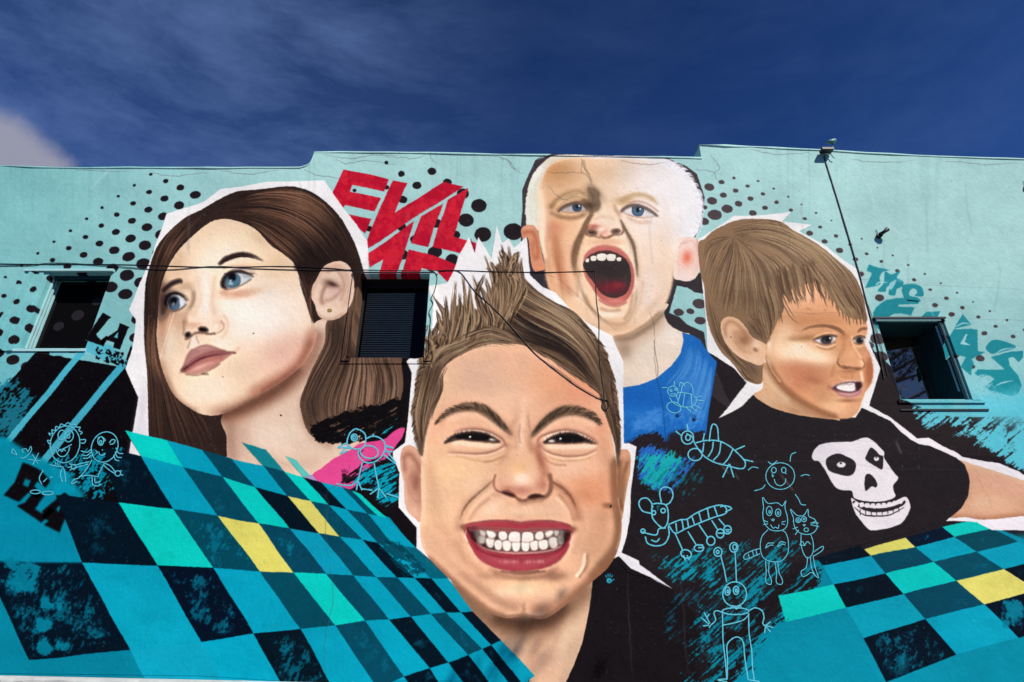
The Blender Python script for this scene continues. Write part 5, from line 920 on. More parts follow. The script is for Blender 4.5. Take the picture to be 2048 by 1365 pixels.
for P in ([(1400,546),(1640,552),(1860,570),(2348,592)],[(1400,620),(1560,625),(1750,636)],[(1880,636),(2048,641),(2348,650)],[(1400,546),(1500,548)],[(-300,724),(80,725)],[(1405,930),(1640,922),(1780,938),(2000,940)],[(1440,1112),(1560,1114),(1700,1112)],[(1580,885),(1700,882),(1800,890)],[(0,1352),(400,1358)]):
    crack(P, 1.2, (90,90,94), .22, 1.0)
for P in ([(1700,310),(1740,380),(1750,420)],[(1960,320),(1970,350)],[(1765,440),(1800,470)],[(1990,460),(2020,510)],[(240,320),(180,380)],[(1790,560),(1840,570)],[(1840,560),(1870,640),(1900,700)]): px.line(P, 3, (196,228,228), .4, 1)
# weather: runs below the parapet, patched bands, dust
run = np.clip((vnoise(X/9., Y/240., 70)*.6+vnoise(X/3.2, Y/120., 71)*.4-.52)*5, 0, 1)*np.clip(1-(Y-300)/210., 0, 1)*np.clip(vnoise(X/120., Y*0+3., 72)*2-.5, 0, 1)
CV *= (1-.07*run[..., None]*np.array((1., .8, .75))).astype(np.float32)
pat = (fbm(X/150., Y/90., 3, 73)-.5)*.13+(fbm(X/38., Y/30., 3, 74)-.5)*.06+np.where(Y > 590+(X-1740)*.03, -.018, .008)*(X > 1400)
CV += (pat[..., None]*CV*np.array((1., .9, .85))).astype(np.float32)
chip = (fbm(X/3., Y/3., 2, 75) > .88) & (fbm(X/80., Y/80., 2, 76) > .55)
CV[chip] = CV[chip]*.55+np.array((.42, .44, .43))*.45
for k in range(16):
    x = rng.rand()*2000; y = 320+rng.rand()*260; px.line([(x, y), (x+rng.randn()*4, y+30), (x+rng.randn()*6, y+60+60*rng.rand())], 2.2, (110, 130, 132), .25, 1)
# fine grain everywhere: rolled paint on render
g = (fbm(X/3.1, Y/3.1, 2, 40)-.5)[..., None]*.022+(fbm(X/14., Y/14., 3, 50)-.5)[..., None]*.02
CV += g.astype(np.float32)
sp = (vnoise(X/2.2, Y/2.2, 60) > .965) & (vnoise(X/70., Y/70., 61) > .5)
CV[sp] = CV[sp]*.7+.25
CV -= (.034*np.exp(-CV.mean(2, keepdims=True)*7)).astype(np.float32)
np.clip(CV, 0, 1, out=CV)

# ---------------------------------------------------------------- line drawings by children (built as paint ribbons)
def circ(x, y, rx, ry=None, rot=0, n=14, a0=0, a1=360):
    ry = ry or rx; t = np.radians(np.linspace(a0, a1, n)); a = math.radians(rot)
    return [(x+rx*math.cos(u)*math.cos(a)-ry*math.sin(u)*math.sin(a), y+rx*math.cos(u)*math.sin(a)+ry*math.sin(u)*math.cos(a)) for u in t]
def sc(P, ox, oy, s): return [(ox+x/s, oy+y/s) for x, y in P]
Z4 = lambda P: sc(P, 1200, 900, 2.936)
Z6 = lambda P: sc(P, 1220, 680, 4.265)
Z3 = lambda P: sc(P, 600, 820, 6.204)
Z2 = lambda P: sc(P, 0, 640, 3.79)
DOODLES = {}
DOODLES['bird'] = ('outline drawing of a long-legged bird in pale blue paint over the pink strip', 3.2, [Z3(p) for p in [
  [(690,235),(620,290),(585,400),(620,460),(700,490),(780,470),(815,400),(810,310),(760,260),(690,235)], circ(675,345,38,42), circ(672,345,16,20), [(585,410),(470,470),(600,460)], [(500,550),(560,480),(640,480)], [(600,505),(500,550)],
  [(820,360),(900,330),(980,345),(1045,400),(1055,480),(1020,570),(940,640),(860,660),(780,640),(730,580),(725,500)], circ(860,525,112,78,8), [(1060,440),(1160,480)],[(1055,480),(1190,660)],[(1040,560),(1185,670)],[(1045,520),(1150,520)],[(1050,460),(1150,465)],
  [(775,660),(745,780),(720,880)], [(720,880),(620,940),(450,920)], [(720,880),(700,1000)], [(720,880),(770,1000)], [(760,980),(900,1000)], [(920,650),(940,780),(980,970)], [(980,970),(870,1050)], [(980,970),(965,1100)], [(980,970),(1070,1090)], [(1070,1040),(1230,1090)], [(900,330),(915,300)]]])
DOODLES['bee'] = ('outline drawing of a small bee in pale blue paint on the blue shirt', 2.0, [Z6(p) for p in [
  circ(535,440,44,42), [(490,410),(445,408)],[(545,400),(548,355)], circ(520,435,9,8), circ(558,425,9,8), [(515,462),(560,462)], [(580,450),(640,455),(700,470),(735,510),(720,555),(670,575),(600,570),(540,540),(505,490)], [(600,455),(575,545)],[(635,460),(620,575)],[(690,465),(695,560)],[(560,470),(580,520)],
  [(605,450),(620,390),(660,365),(700,400),(708,460)], [(590,400),(600,365),(625,380),(640,400)], circ(545,578,62,45,15), [(735,495),(785,480)],[(738,515),(800,522)],[(650,575),(690,620)],[(690,570),(740,615)],[(720,560),(775,590)]]])
DOODLES['wasp'] = ('outline drawing of a striped wasp in pale blue paint on black beside the blue shirt', 3.0, [Z6(p) for p in [
  circ(660,835,52,56), circ(665,835,20,24), [(610,820),(560,780)],[(665,780),(655,720)], [(730,880),(820,860),(930,865),(1020,910),(1100,980),(1150,1040),(1145,1090),(1100,1100),(1000,1075),(900,1050),(810,1000),(750,930),(720,880),(700,830),(650,800)], [(800,880),(790,960)],[(880,870),(870,940),(835,1000)],[(945,870),(930,970),(880,1030)],[(1050,930),(1010,1010),(960,1070)],
  [(845,870),(860,760),(880,720),(915,750),(925,870)], [(790,870),(805,800)], circ(725,980,60,52), [(1070,940),(1150,905)],[(1130,1020),(1220,1040)],[(1015,1060),(960,1175)],[(1020,1060),(1055,1175)]]])
DOODLES['caterpillar'] = ('outline drawing of a big-eared crawling creature with hanging feet in pale blue paint', 3.2, [Z4(p) for p in [
  [(305,375),(250,360),(228,320),(240,290),(275,285),(300,310),(310,340)], [(360,310),(350,250),(375,220),(415,230),(428,270),(410,310),(385,325)], [(305,320),(340,315),(385,325),(400,370),(395,430),(370,460),(330,430),(305,390),(305,320)], circ(370,358,13,13), circ(315,370,11,12), [(250,480),(270,490),(330,500),(345,465),(385,460)], circ(252,478,12,12),
  [(265,510),(280,550),(330,565),(380,550),(405,500),(400,450)], [(300,530),(330,540),(350,520)], [(400,440),(470,412),(510,408),(560,375),(640,340),(710,325),(740,345),(735,375),(660,400),(560,440),(500,465),(440,490),(400,440)], [(445,430),(450,480)],[(480,412),(490,468)],[(512,410),(520,458)],[(540,395),(555,440)],[(580,370),(595,425)],[(630,345),(640,405)],[(670,335),(690,390)],
  [(705,335),(740,330),(772,345),(735,365)], [(440,490),(485,590)], circ(505,612,32,24,20), [(490,620),(500,650)],[(510,620),(525,650)],[(515,480),(565,560)], circ(580,578,28,20,0),[(575,560),(605,560)],[(575,575),(612,575)],[(580,440),(635,520)], circ(650,535,24,26), [(655,415),(690,470)], circ(705,492,22,26), [(690,490),(722,490)],[(695,405),(735,450)], circ(748,470,22,24),[(735,470),(762,470)],[(740,480),(758,482)]]])
DOODLES['sun_face'] = ('round smiling sun face drawn in pale blue paint on black shirt', 1.9, [Z4(p) for p in [
  circ(1058,155,85,78), circ(1020,120,14,16), circ(1078,120,13,16), [(1010,140),(1012,160),(1020,150)],[(1085,135),(1095,142)],[(1022,172),(1032,200),(1060,212),(1085,195),(1090,170)],[(985,70),(1010,85),(1040,65)],
  [(868,120),(895,102),(930,108)],[(1115,70),(1122,30),(1150,15)],[(1178,155),(1205,146),(1230,152)],[(905,242),(950,228),(970,205)],[(1145,262),(1165,290),(1180,320),(1208,325)]]])
DOODLES['cat'] = ('outline drawing of a large standing cat in pale blue paint', 1.9, [Z4(p) for p in [
  [(960,340),(955,280),(985,315),(1040,312),(1070,330),(1090,300),(1085,340),(1100,400),(1095,450),(1060,475),(1000,470),(965,430),(955,380),(960,340)], circ(993,360,17,27), circ(1045,370,16,22), circ(995,365,5,8), circ(1045,372,5,8), [(1005,410),(1015,418),(1022,408),(1005,410)], [(1000,440),(1015,460),(1030,455),(1045,462),(1050,440)], [(985,425),(960,415)],[(985,435),(958,440)],[(1065,425),(1088,420)],[(1065,435),(1085,440)],
  [(985,470),(950,510),(940,570),(955,630),(1000,655),(1060,655),(1100,610),(1105,540),(1090,490),(1070,475)], [(970,580),(985,550),(1020,548)],[(975,575),(1000,560),(1018,562)],[(1040,570),(1060,540),(1090,548)],[(1045,570),(1070,555),(1088,560)],
  [(970,650),(975,720),(972,775),(1000,792),(1005,765),(990,720),(992,655)],[(1025,655),(1035,720),(1035,780),(1065,790),(1070,765),(1050,720),(1042,655)],[(942,580),(900,590),(850,615),(845,640),(870,640),(940,610)],[(870,610),(875,635)],[(895,592),(900,622)],[(915,588),(920,615)]]])
DOODLES['kitten'] = ('outline drawing of a kitten with whiskers in pale blue paint, right of the larger cat', 1.9, [Z4(p) for p in [
  [(1135,400),(1118,350),(1155,385),(1195,385),(1220,350),(1225,390),(1260,410),(1275,450),(1255,485),(1210,498),(1160,480),(1138,440),(1135,400)], circ(1163,414,14,14), circ(1197,408,15,15), circ(1163,415,5,5), circ(1198,408,5,5), [(1190,440),(1198,448),(1204,440),(1190,440)], circ(1210,470,13,11), [(1235,430),(1282,430)],[(1235,440),(1285,452)],[(1240,432),(1265,420)],[(1160,455),(1132,465)],[(1165,470),(1145,500)],
  [(1180,495),(1180,560),(1200,620),(1225,635),(1250,600),(1250,540),(1235,495)], [(1172,560),(1185,538),(1198,560),(1172,560)],[(1200,565),(1215,540),(1235,555)],[(1255,600),(1290,575),(1310,568),(1305,590),(1275,612),(1250,625)],[(1218,630),(1210,690),(1180,715),(1190,745),(1215,735),(1240,720),(1270,745),(1282,750),(1262,690),(1250,625)],[(1235,632),(1240,690),(1262,740)]]])
DOODLES['alien'] = ('outline drawing of a stalk-eyed standing figure in pale blue paint at the bottom', 2.8, [Z4(p) for p in [
  circ(692,600,24,26), circ(690,600,8,10), circ(785,573,24,28), circ(790,572,11,16), [(708,622),(728,700),(742,775)],[(792,602),(797,690),(800,775)], circ(790,848,70,72), circ(748,830,15,24), circ(798,826,16,24), circ(750,832,5,9), circ(800,828,5,9), [(765,935),(780,915),(800,935),(820,915),(830,930)],
  circ(795,948,78,20), [(718,960),(720,1030),(722,1120),(735,1240),(745,1350)],[(720,1030),(780,1018),(840,1000),(872,970)],[(872,960),(875,1080),(890,1180),(895,1280),(905,1350)],[(745,1350),(748,1240),(745,1150),(775,1110),(810,1100),(840,1130),(850,1230),(870,1350)],[(690,1350),(745,1345)],[(745,1362),(690,1352)],[(870,1350),(935,1360)],
  [(718,955),(685,945),(668,960),(678,1000),(650,1030),(640,1045)],[(645,1020),(610,955)],[(640,1025),(592,985)],[(640,1030),(605,1035)],[(625,985),(640,965)],[(872,945),(910,928),(950,945),(962,985),(955,1020),(975,1040)],[(965,1030),(1018,1045)],[(970,1035),(1000,1070)],[(970,1040),(965,1078)],[(975,1030),(1000,1010)]]])
DOODLES['boy_figure'] = ('outline drawing of a grinning round-headed child in pale blue paint, left of the long-haired one', 2.2, [Z2(p) for p in [
  circ(495,945,112,140,10), circ(525,885,32,42,20), circ(522,885,9,13), circ(468,875,26,38,10), [(430,970),(460,985),(510,965),(545,945)],[(425,985),(450,1030),(490,1035),(520,1000),(530,965)],[(440,1000),(455,985),(470,1000),(485,985),(500,995)],[(390,920),(362,915),(375,940),(392,940)],[(612,910),(650,910),(640,935),(612,935)],
  [(385,880),(372,860),(398,865),(395,835),(420,840),(425,810),(450,815),(465,790),(490,800),(520,780),(540,800),(575,795),(580,815),(610,815),(600,840),(625,855),(610,870)],[(420,1080),(425,1100)],[(438,1085),(440,1100)],[(380,1100),(430,1110),(480,1120),(495,1180),(500,1230)],[(330,1230),(360,1200)],[(380,1200),(400,1190)],circ(270,1305,38,14),circ(365,1315,42,14),[(330,1140),(300,1200),(320,1250)],[(470,1130),(460,1180),(475,1230)]]])
DOODLES['girl_figure'] = ('outline drawing of a long-haired child with swirly eyes in pale blue paint', 2.2, [Z2(p) for p in [
  circ(795,965,98,118,25), circ(765,920,22,32), circ(765,930,8,14), [(745,890),(755,905)],[(770,885),(790,900)],[(785,895),(800,915),(780,925)],[(830,935),(850,910),(875,915),(860,940),(835,945)],[(725,990),(740,1005),(730,1015)],[(750,1000),(760,1025),(790,1025),(800,1010)],[(775,985),(782,990)],
  [(690,985),(660,1005),(615,995)],[(690,1005),(660,1030),(620,1025)],[(695,1025),(665,1050),(630,1050)],[(880,970),(900,1010),(935,1015)],[(875,1000),(890,1040),(925,1045)],[(865,1025),(875,1060),(905,1070)],[(700,1060),(660,1130),(600,1200)],[(795,1085),(760,1150),(745,1190)],[(600,1190),(670,1180),(745,1190)],
  [(680,1075),(600,1095),(560,1105)],[(670,1095),(600,1115),(560,1125)],circ(560,1115,18,18),[(545,1100),(525,1090)],[(545,1115),(515,1120)],[(548,1128),(530,1142)],[(800,1090),(840,1110),(880,1160)],[(790,1105),(830,1140),(870,1165)],circ(895,1165,22,20),[(905,1150),(925,1145)],[(910,1170),(935,1180)],[(700,1190),(705,1250),(740,1260),(770,1245)],[(720,1195),(725,1235),(765,1225)],[(600,1200),(560,1215),(545,1245),(590,1225)]]])
DOODLES['star_and_heart'] = ('small heart and crossed star drawn in pale blue paint below the black field', 1.8, [Z2(p) for p in [
  [(180,1010),(170,985),(200,980),(215,1000),(235,960),(240,990),(215,1025),(180,1050),(155,1045)],[(245,1020),(290,1090)],[(295,1010),(250,1100)],[(215,1060),(310,1070)],[(90,1015),(100,980),(130,1025),(95,1010)]]])
DCOL = (96, 202, 224)
if PREVIEW:
    for k, (lab, w, ps) in DOODLES.items():
        for p in ps: px.line(p, w, DCOL, 1, n=6)
# ---------------------------------------------------------------- lay the painting on the wall, in wall metres
TX0, TX1, TZ0, TZ1, TPM = -11.6, 11.6, .2, 9.9, 160
tw, th = int((TX1-TX0)*TPM), int((TZ1-TZ0)*TPM)
buf = np.ones((th, tw, 4), np.float32)
cP, sP = math.cos(PITCH), math.sin(PITCH)
xs = (np.arange(tw)+.5)/TPM+TX0
for r0 in range(0, th, 128):
    zz = ((np.arange(r0, min(th, r0+128))+.5)/TPM+TZ0-1.6)[:, None]
    zc = 8*cP+zz*sP; yc = -8*sP+zz*cP
    u = 1024+FPX*xs[None, :]/zc-OX-.5; v = np.broadcast_to(682.5-FPX*yc/zc-OY-.5, u.shape)
    XX = xs[None, :]*TPM; ZZ = zz*TPM+np.zeros_like(u)
    XX = XX+np.zeros_like(u); u = u+(vnoise(XX/5., ZZ/5., 80)-.5)*.9+(vnoise(XX/60., ZZ/60., 81)-.5)*2.5; v = v+(vnoise(XX/5., ZZ/5., 82)-.5)*.9+(vnoise(XX/60., ZZ/60., 83)-.5)*2.5
    u = np.clip(u, 0, CW-1.001); v = np.clip(v, 0, CH-1.001)
    ui = u.astype(np.int32); vi = v.astype(np.int32); fu = (u-ui)[..., None].astype(np.float32); fv = (v-vi)[..., None].astype(np.float32)
    buf[r0:r0+128, :, :3] = (CV[vi, ui]*(1-fu)+CV[vi, ui+1]*fu)*(1-fv)+(CV[vi+1, ui]*(1-fu)+CV[vi+1, ui+1]*fu)*fv
img = bpy.data.images.new('mural_paint', tw, th, alpha=False)
img.pixels.foreach_set(buf.ravel()); img.update(); img.pack()
del buf

# ---------------------------------------------------------------- materials
def newmat(name):
    m = bpy.data.materials.new(name); m.use_nodes = True; t = m.node_tree
    return m, t, t.nodes['Principled BSDF']
def plaster_bump(t, P, strength=.45):
    geo = nd(t, 'ShaderNodeNewGeometry')
    a = nd(t, 'ShaderNodeTexNoise', Scale=14., Detail=6., Roughness=.6); b = nd(t, 'ShaderNodeTexNoise', Scale=2.2, Detail=3.)
    m = nd(t, 'ShaderNodeMapping'); m.inputs['Scale'].default_value = (1, 1, .55); t.links.new(geo.outputs['Position'], m.inputs[0])
    w = nd(t, 'ShaderNodeTexNoise', Scale=5., Detail=4., Roughness=.7, Distortion=1.2)
    for n in (a, b): t.links.new(geo.outputs['Position'], n.inputs[0])
    t.links.new(m.outputs[0], w.inputs[0])
    def mm(op, x, y):
        q = nd(t, 'ShaderNodeMath', _operation=op)
        for i, v in enumerate((x, y)):
            if isinstance(v, (int, float)): q.inputs[i].default_value = v
            else: t.links.new(v, q.inputs[i])
        return q.outputs[0]
    rg = nd(t, 'ShaderNodeMapRange'); rg.inputs[1].default_value = .47; rg.inputs[2].default_value = .53; t.links.new(w.outputs[0], rg.inputs[0])
    h = mm('ADD', mm('MULTIPLY', a.outputs[0], .010), mm('ADD', mm('MULTIPLY', b.outputs[0], .022), mm('MULTIPLY', rg.outputs[0], .0016)))
    bp = nd(t, 'ShaderNodeBump', Strength=strength, Distance=1.); t.links.new(h, bp.inputs['Height']); t.links.new(bp.outputs[0], P.inputs['Normal'])
M_MURAL, t, P = newmat('painted_render')
uv = nd(t, 'ShaderNodeUVMap', _uv_map='wall'); ti = nd(t, 'ShaderNodeTexImage', _image=img, _extension='EXTEND')
t.links.new(uv.outputs[0], ti.inputs[0])
ml = nd(t, 'ShaderNodeMix', _data_type='RGBA', _blend_type='MULTIPLY'); ml.inputs[0].default_value = 1; ml.inputs[7].default_value = (.93, .93, .93, 1)
t.links.new(ti.outputs[0], ml.inputs[6]); t.links.new(ml.outputs[2], P.inputs['Base Color']); P.inputs['Roughness'].default_value = .7; P.inputs['Specular IOR Level'].default_value = .05
plaster_bump(t, P)
def flat(name, col, rough=.6, spec=.3, metal=0., noise=.25, scale=9.):
    m, t, P = newmat(name); g = nd(t, 'ShaderNodeNewGeometry'); n = nd(t, 'ShaderNodeTexNoise', Scale=scale, Detail=6., Roughness=.65); t.links.new(g.outputs['Position'], n.inputs[0])
    mx = nd(t, 'ShaderNodeMix', _data_type='RGBA'); t.links.new(n.outputs[0], mx.inputs[0]); mx.inputs[6].default_value = (*[c*(1-noise) for c in col], 1); mx.inputs[7].default_value = (*[min(1, c*(1+noise)) for c in col], 1)
    t.links.new(mx.outputs[2], P.inputs['Base Color']); P.inputs['Roughness'].default_value = rough; P.inputs['Specular IOR Level'].default_value = spec; P.inputs['Metallic'].default_value = metal
    return m
M_AQUA = flat('aqua_paint', (.36, .62, .64), .6, .3, 0, .12, 6); M_DOOD = flat('pale_blue_line_paint', (.10, .50, .63), .55, .3, 0, .22, 30)
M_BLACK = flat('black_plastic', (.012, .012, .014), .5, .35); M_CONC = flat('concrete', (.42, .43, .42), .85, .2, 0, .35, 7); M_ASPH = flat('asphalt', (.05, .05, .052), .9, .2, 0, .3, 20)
M_CABLE = flat('cable_black', (.014, .014, .016), .5); M_TEALMET = flat('painted_metal', (.10, .28, .28), .45, .5, 0, .2, 20)
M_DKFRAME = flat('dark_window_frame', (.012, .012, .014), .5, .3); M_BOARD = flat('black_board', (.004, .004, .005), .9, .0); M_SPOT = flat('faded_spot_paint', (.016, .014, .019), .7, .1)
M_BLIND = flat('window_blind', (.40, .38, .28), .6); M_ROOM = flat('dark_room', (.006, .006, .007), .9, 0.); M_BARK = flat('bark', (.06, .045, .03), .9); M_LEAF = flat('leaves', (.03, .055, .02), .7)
M_NAVY = flat('dark_teal_paint', (.010, .040, .052), .6, .15, 0, .3, 8); M_PAVE = flat('pavement_concrete', (.33, .32, .30), .9, .15, 0, .2, 4)
plaster_bump(M_DOOD.node_tree, M_DOOD.node_tree.nodes['Principled BSDF'])
m, t, P = newmat('window_glass'); M_GLASS = m; t.nodes.remove(P)
fr = nd(t, 'ShaderNodeFresnel', IOR=1.22); g1 = nd(t, 'ShaderNodeBsdfGlossy', Roughness=.02); g1.inputs[0].default_value = (1, 1, 1, 1); g2 = nd(t, 'ShaderNodeBsdfTransparent'); g2.inputs[0].default_value = (.8, .8, .78, 1)
ms = nd(t, 'ShaderNodeMixShader'); t.links.new(fr.outputs[0], ms.inputs[0]); t.links.new(g2.outputs[0], ms.inputs[1]); t.links.new(g1.outputs[0], ms.inputs[2]); t.links.new(ms.outputs[0], t.nodes['Material Output'].inputs[0])

m, t, P = newmat('tinted_window_glass'); M_FILM = m; t.nodes.remove(P)
g1 = nd(t, 'ShaderNodeBsdfGlossy', Roughness=.03); g1.inputs[0].default_value = (1., .60, .42, 1); g2 = nd(t, 'ShaderNodeBsdfDiffuse'); g2.inputs[0].default_value = (.006, .005, .006, 1)
ms = nd(t, 'ShaderNodeMixShader'); ms.inputs[0].default_value = .5; t.links.new(g2.outputs[0], ms.inputs[1]); t.links.new(g1.outputs[0], ms.inputs[2]); t.links.new(ms.outputs[0], t.nodes['Material Output'].inputs[0])
# ---------------------------------------------------------------- object helpers
def uvwall(me):
    l = me.uv_layers.new(name='wall'); co = np.empty(len(me.vertices)*3, np.float32); me.vertices.foreach_get('co', co); co = co.reshape(-1, 3)
    li = np.empty(len(me.loops), np.int32); me.loops.foreach_get('vertex_index', li)
    o = np.stack([(co[li, 0]-TX0)/(TX1-TX0), (co[li, 2]-TZ0)/(TZ1-TZ0)], 1).astype(np.float32); l.data.foreach_set('uv', o.ravel())
def obj(name, verts, faces, mat, parent=None, smooth=False):
    me = bpy.data.meshes.new(name); me.from_pydata([tuple(v) for v in verts], [], faces); me.update(); me.materials.append(mat)
    if mat is M_MURAL: uvwall(me)
    if smooth: me.shade_smooth()
    o = bpy.data.objects.new(name, me); COL.objects.link(o)
    if parent: o.parent = parent
    return o
def tag(o, label=None, cat=None, group=None, kind=None):
    for k, v in (('label', label), ('category', cat), ('group', group), ('kind', kind)):
        if v: o[k] = v
    return o
def empty(name, label, cat, group=None, loc=(0, 0, 0)):
    o = bpy.data.objects.new(name, None); COL.objects.link(o); o.empty_display_size = .3; o.location = loc
    return tag(o, label, cat, group)
class MB:
    def __init__(s): s.v = []; s.f = []
    def box(s, x0, x1, y0, y1, z0, z1, rz=0):
        b = len(s.v); s.v += [(x, y, z) for z in (z0, z1) for x, y in ((x0, y0), (x1, y0), (x1, y1), (x0, y1))]
        s.f += [tuple(b+i for i in q) for q in ((0, 3, 2, 1), (4, 5, 6, 7), (0, 1, 5, 4), (1, 2, 6, 5), (2, 3, 7, 6), (3, 0, 4, 7))]; return s
    def tube(s, P, r, n=6, cap=True):
        P = [Vector(p) for p in P]; b = len(s.v); rr = r if isinstance(r, (list, tuple)) else [r]*len(P)
        for i, p in enumerate(P):
            d = (P[min(i+1, len(P)-1)]-P[max(i-1, 0)]).normalized(); u = d.cross(Vector((0, 0, 1)) if abs(d.z) < .9 else Vector((0, 1, 0))).normalized(); w = d.cross(u)
            for k in range(n): a = 2*math.pi*k/n; s.v.append(tuple(p+(u*math.cos(a)+w*math.sin(a))*rr[i]))
        for i in range(len(P)-1):
            for k in range(n): s.f.append((b+i*n+k, b+i*n+(k+1) % n, b+(i+1)*n+(k+1) % n, b+(i+1)*n+k))
        if cap: s.f += [tuple(b+k for k in range(n))[::-1], tuple(b+(len(P)-1)*n+k for k in range(n))]
        return s
    def build(s, name, mat, parent=None, smooth=False): return obj(name, s.v, s.f, mat, parent, smooth)

# ---------------------------------------------------------------- ground
tag(obj('ground', [(-400, -400, 0), (400, -400, 0), (400, 400, 0), (-400, 400, 0)], [(0, 1, 2, 3)], M_ASPH), kind='structure')
pv = MB().box(-40, 40, -2.6, -.001, .004, .13).build('pavement', M_PAVE); tag(pv, kind='structure')
kb = MB().box(-40, 40, -2.76, -2.603, .004, .138).build('kerb', M_CONC); tag(kb, kind='structure')

# ---------------------------------------------------------------- building
BLD = empty('mural_building', 'flat-roofed building with a stepped parapet, its whole side covered by a mural of four children', 'building', loc=(0, 0, 0))
def pz(x, y): p = wallpt(x, y); return (p[0], p[2])
TOP = [pz(*q) for q in [(-420,330),(-200,330),(0,331),(60,333.5),(160,336),(260,335),(420,336),(540,335),(600,334.5),(614,331),(621,325),(625,317),(629,304),(740,304.5),(860,306),(1000,308.5),(1100,310),(1250,313),(1403,316)]]
TOP2 = [pz(*q) for q in [(1410,290),(1500,293.5),(1640,300),(1730,306),(1880,312.5),(2048,318),(2200,324),(2480,335)]]
TOP2 = [(TOP[-1][0]+.0, TOP2[0][1])]+TOP2[1:]
LEDGE = [pz(*q) for q in [(-420,1342),(0,1352),(550,1364),(1200,1380),(2480,1412)]]
XL, XR = TOP[0][0], TOP2[-1][0]
WIN = {}
def rect(x0, x1, ytop, ybot):  # opening from photographed edges at mid height
    ym = (ytop+ybot)/2; a = wallpt(x0, ym)[0]; b = wallpt(x1, ym)[0]
    return (a, b, wallpt((x0+x1)/2, ybot)[2], wallpt((x0+x1)/2, ytop)[2])
WIN['left'] = rect(71, 197, 549, 697); WIN['mid'] = rect(711, 854, 553, 716); WIN['right'] = rect(1778, 1904, 644, 799)
DEP = {'left': .30, 'mid': .30, 'right': .62}
outer = LEDGE+[ (XR, TOP2[-1][1]) ]+TOP2[::-1][1:]+TOP[::-1]
loops = [[Vector((x, z, 0)) for x, z in outer]]+[[Vector((a, c, 0)), Vector((a, d, 0)), Vector((b, d, 0)), Vector((b, c, 0))] for a, b, c, d in WIN.values()]
tris = tessellate_polygon(loops); flatv = [v for l in loops for v in l]
V = [(v.x, 0, v.y) for v in flatv]; F = [t_ for t_ in tris]
nO = len(outer); base = len(V); V += [(x, .42, z) for x, z in outer]
for i in range(nO): j = (i+1) % nO; F.append((i, j, base+j, base+i))
k0 = nO
for (a, b, c, d), dp in zip(WIN.values(), DEP.values()):
    bb = len(V); V += [(a, dp, c), (a, dp, d), (b, dp, d), (b, dp, c)]
    for i in range(4): j = (i+1) % 4; F.append((k0+i, k0+j, bb+j, bb+i))
    k0 += 4
me = bpy.data.meshes.new('wall'); me.from_pydata(V, [], F); bm = bmesh.new(); bm.from_mesh(me); bmesh.ops.recalc_face_normals(bm, faces=bm.faces)
bm.to_mesh(me); bm.free(); me.materials.append(M_MURAL); uvwall(me)
wl = bpy.data.objects.new('wall', me); COL.objects.link(wl); wl.parent = BLD
# rest of the block, rooms behind the windows kept open
zt = min(z for x, z in TOP)-.5
MB().box(XL, XR, 3.4, 9, 0, zt).box(XL, XR, .43, 3.4, 0, 1.9).box(XL, XR, .43, 3.4, zt-.25, zt).box(XL, XL+.2, .43, 3.4, 1.9, zt-.25).box(XR-.2, XR, .43, 3.4, 1.9, zt-.25).build('rear_block', M_AQUA, BLD)
# thin uneven coping along the parapet
def coping(T, name):
    mb = MB(); rg = np.random.RandomState(len(T)); P = []
    for (x0, z0), (x1, z1) in zip(T[:-1], T[1:]):
        n = max(1, int(math.hypot(x1-x0, z1-z0)/.35))
        for k in range(n): u = k/n; P.append((x0+(x1-x0)*u, z0+(z1-z0)*u))
    P.append(T[-1]); h = len(mb.v)
    for i, (x, z) in enumerate(P):
        j = rg.randn(3)*.006; mb.v += [(x, -.005+j[0]*.5, z-.035+j[1]), (x, -.010+j[0]*.5, z+.004+j[2]), (x, .05, z+.028+j[2]), (x, .44, z+.02)]
    for i in range(len(P)-1):
        for k in range(3): mb.f.append((4*i+k, 4*i+4+k, 4*i+5+k, 4*i+1+k))
        mb.f.append((4*i, 4*i+3, 4*i+7, 4*i+4))
    mb.f += [(0, 1, 2, 3), tuple(4*(len(P)-1)+k for k in (3, 2, 1, 0))]
    o = mb.build(name, M_MURAL, BLD, True); return o
coping(TOP, 'parapet_coping'); coping(TOP2, 'parapet_coping')
# rough concrete ledge the wall stands on
mb = MB(); LP = []
for (x0, z0), (x1, z1) in zip(LEDGE[:-1], LEDGE[1:]):
    n = int((x1-x0)/.12)
    for k in range(n): LP.append((x0+(x1-x0)*k/n, z0+(z1-z0)*k/n))
rg = np.random.RandomState(5)
for i, (x, z) in enumerate(LP): j = rg.randn(3)*.007; mb.v += [(x, .0, z+.004), (x, -.05+j[0], z-.004+j[1]), (x, -.10+j[2], z-.03+j[1]), (x, -.11, 0.13)]
for i in range(len(LP)-1):
    for k in range(3): mb.f.append((4*i+k, 4*i+1+k, 4*i+5+k, 4*i+4+k))
mb.build('base_ledge', M_CONC, BLD)

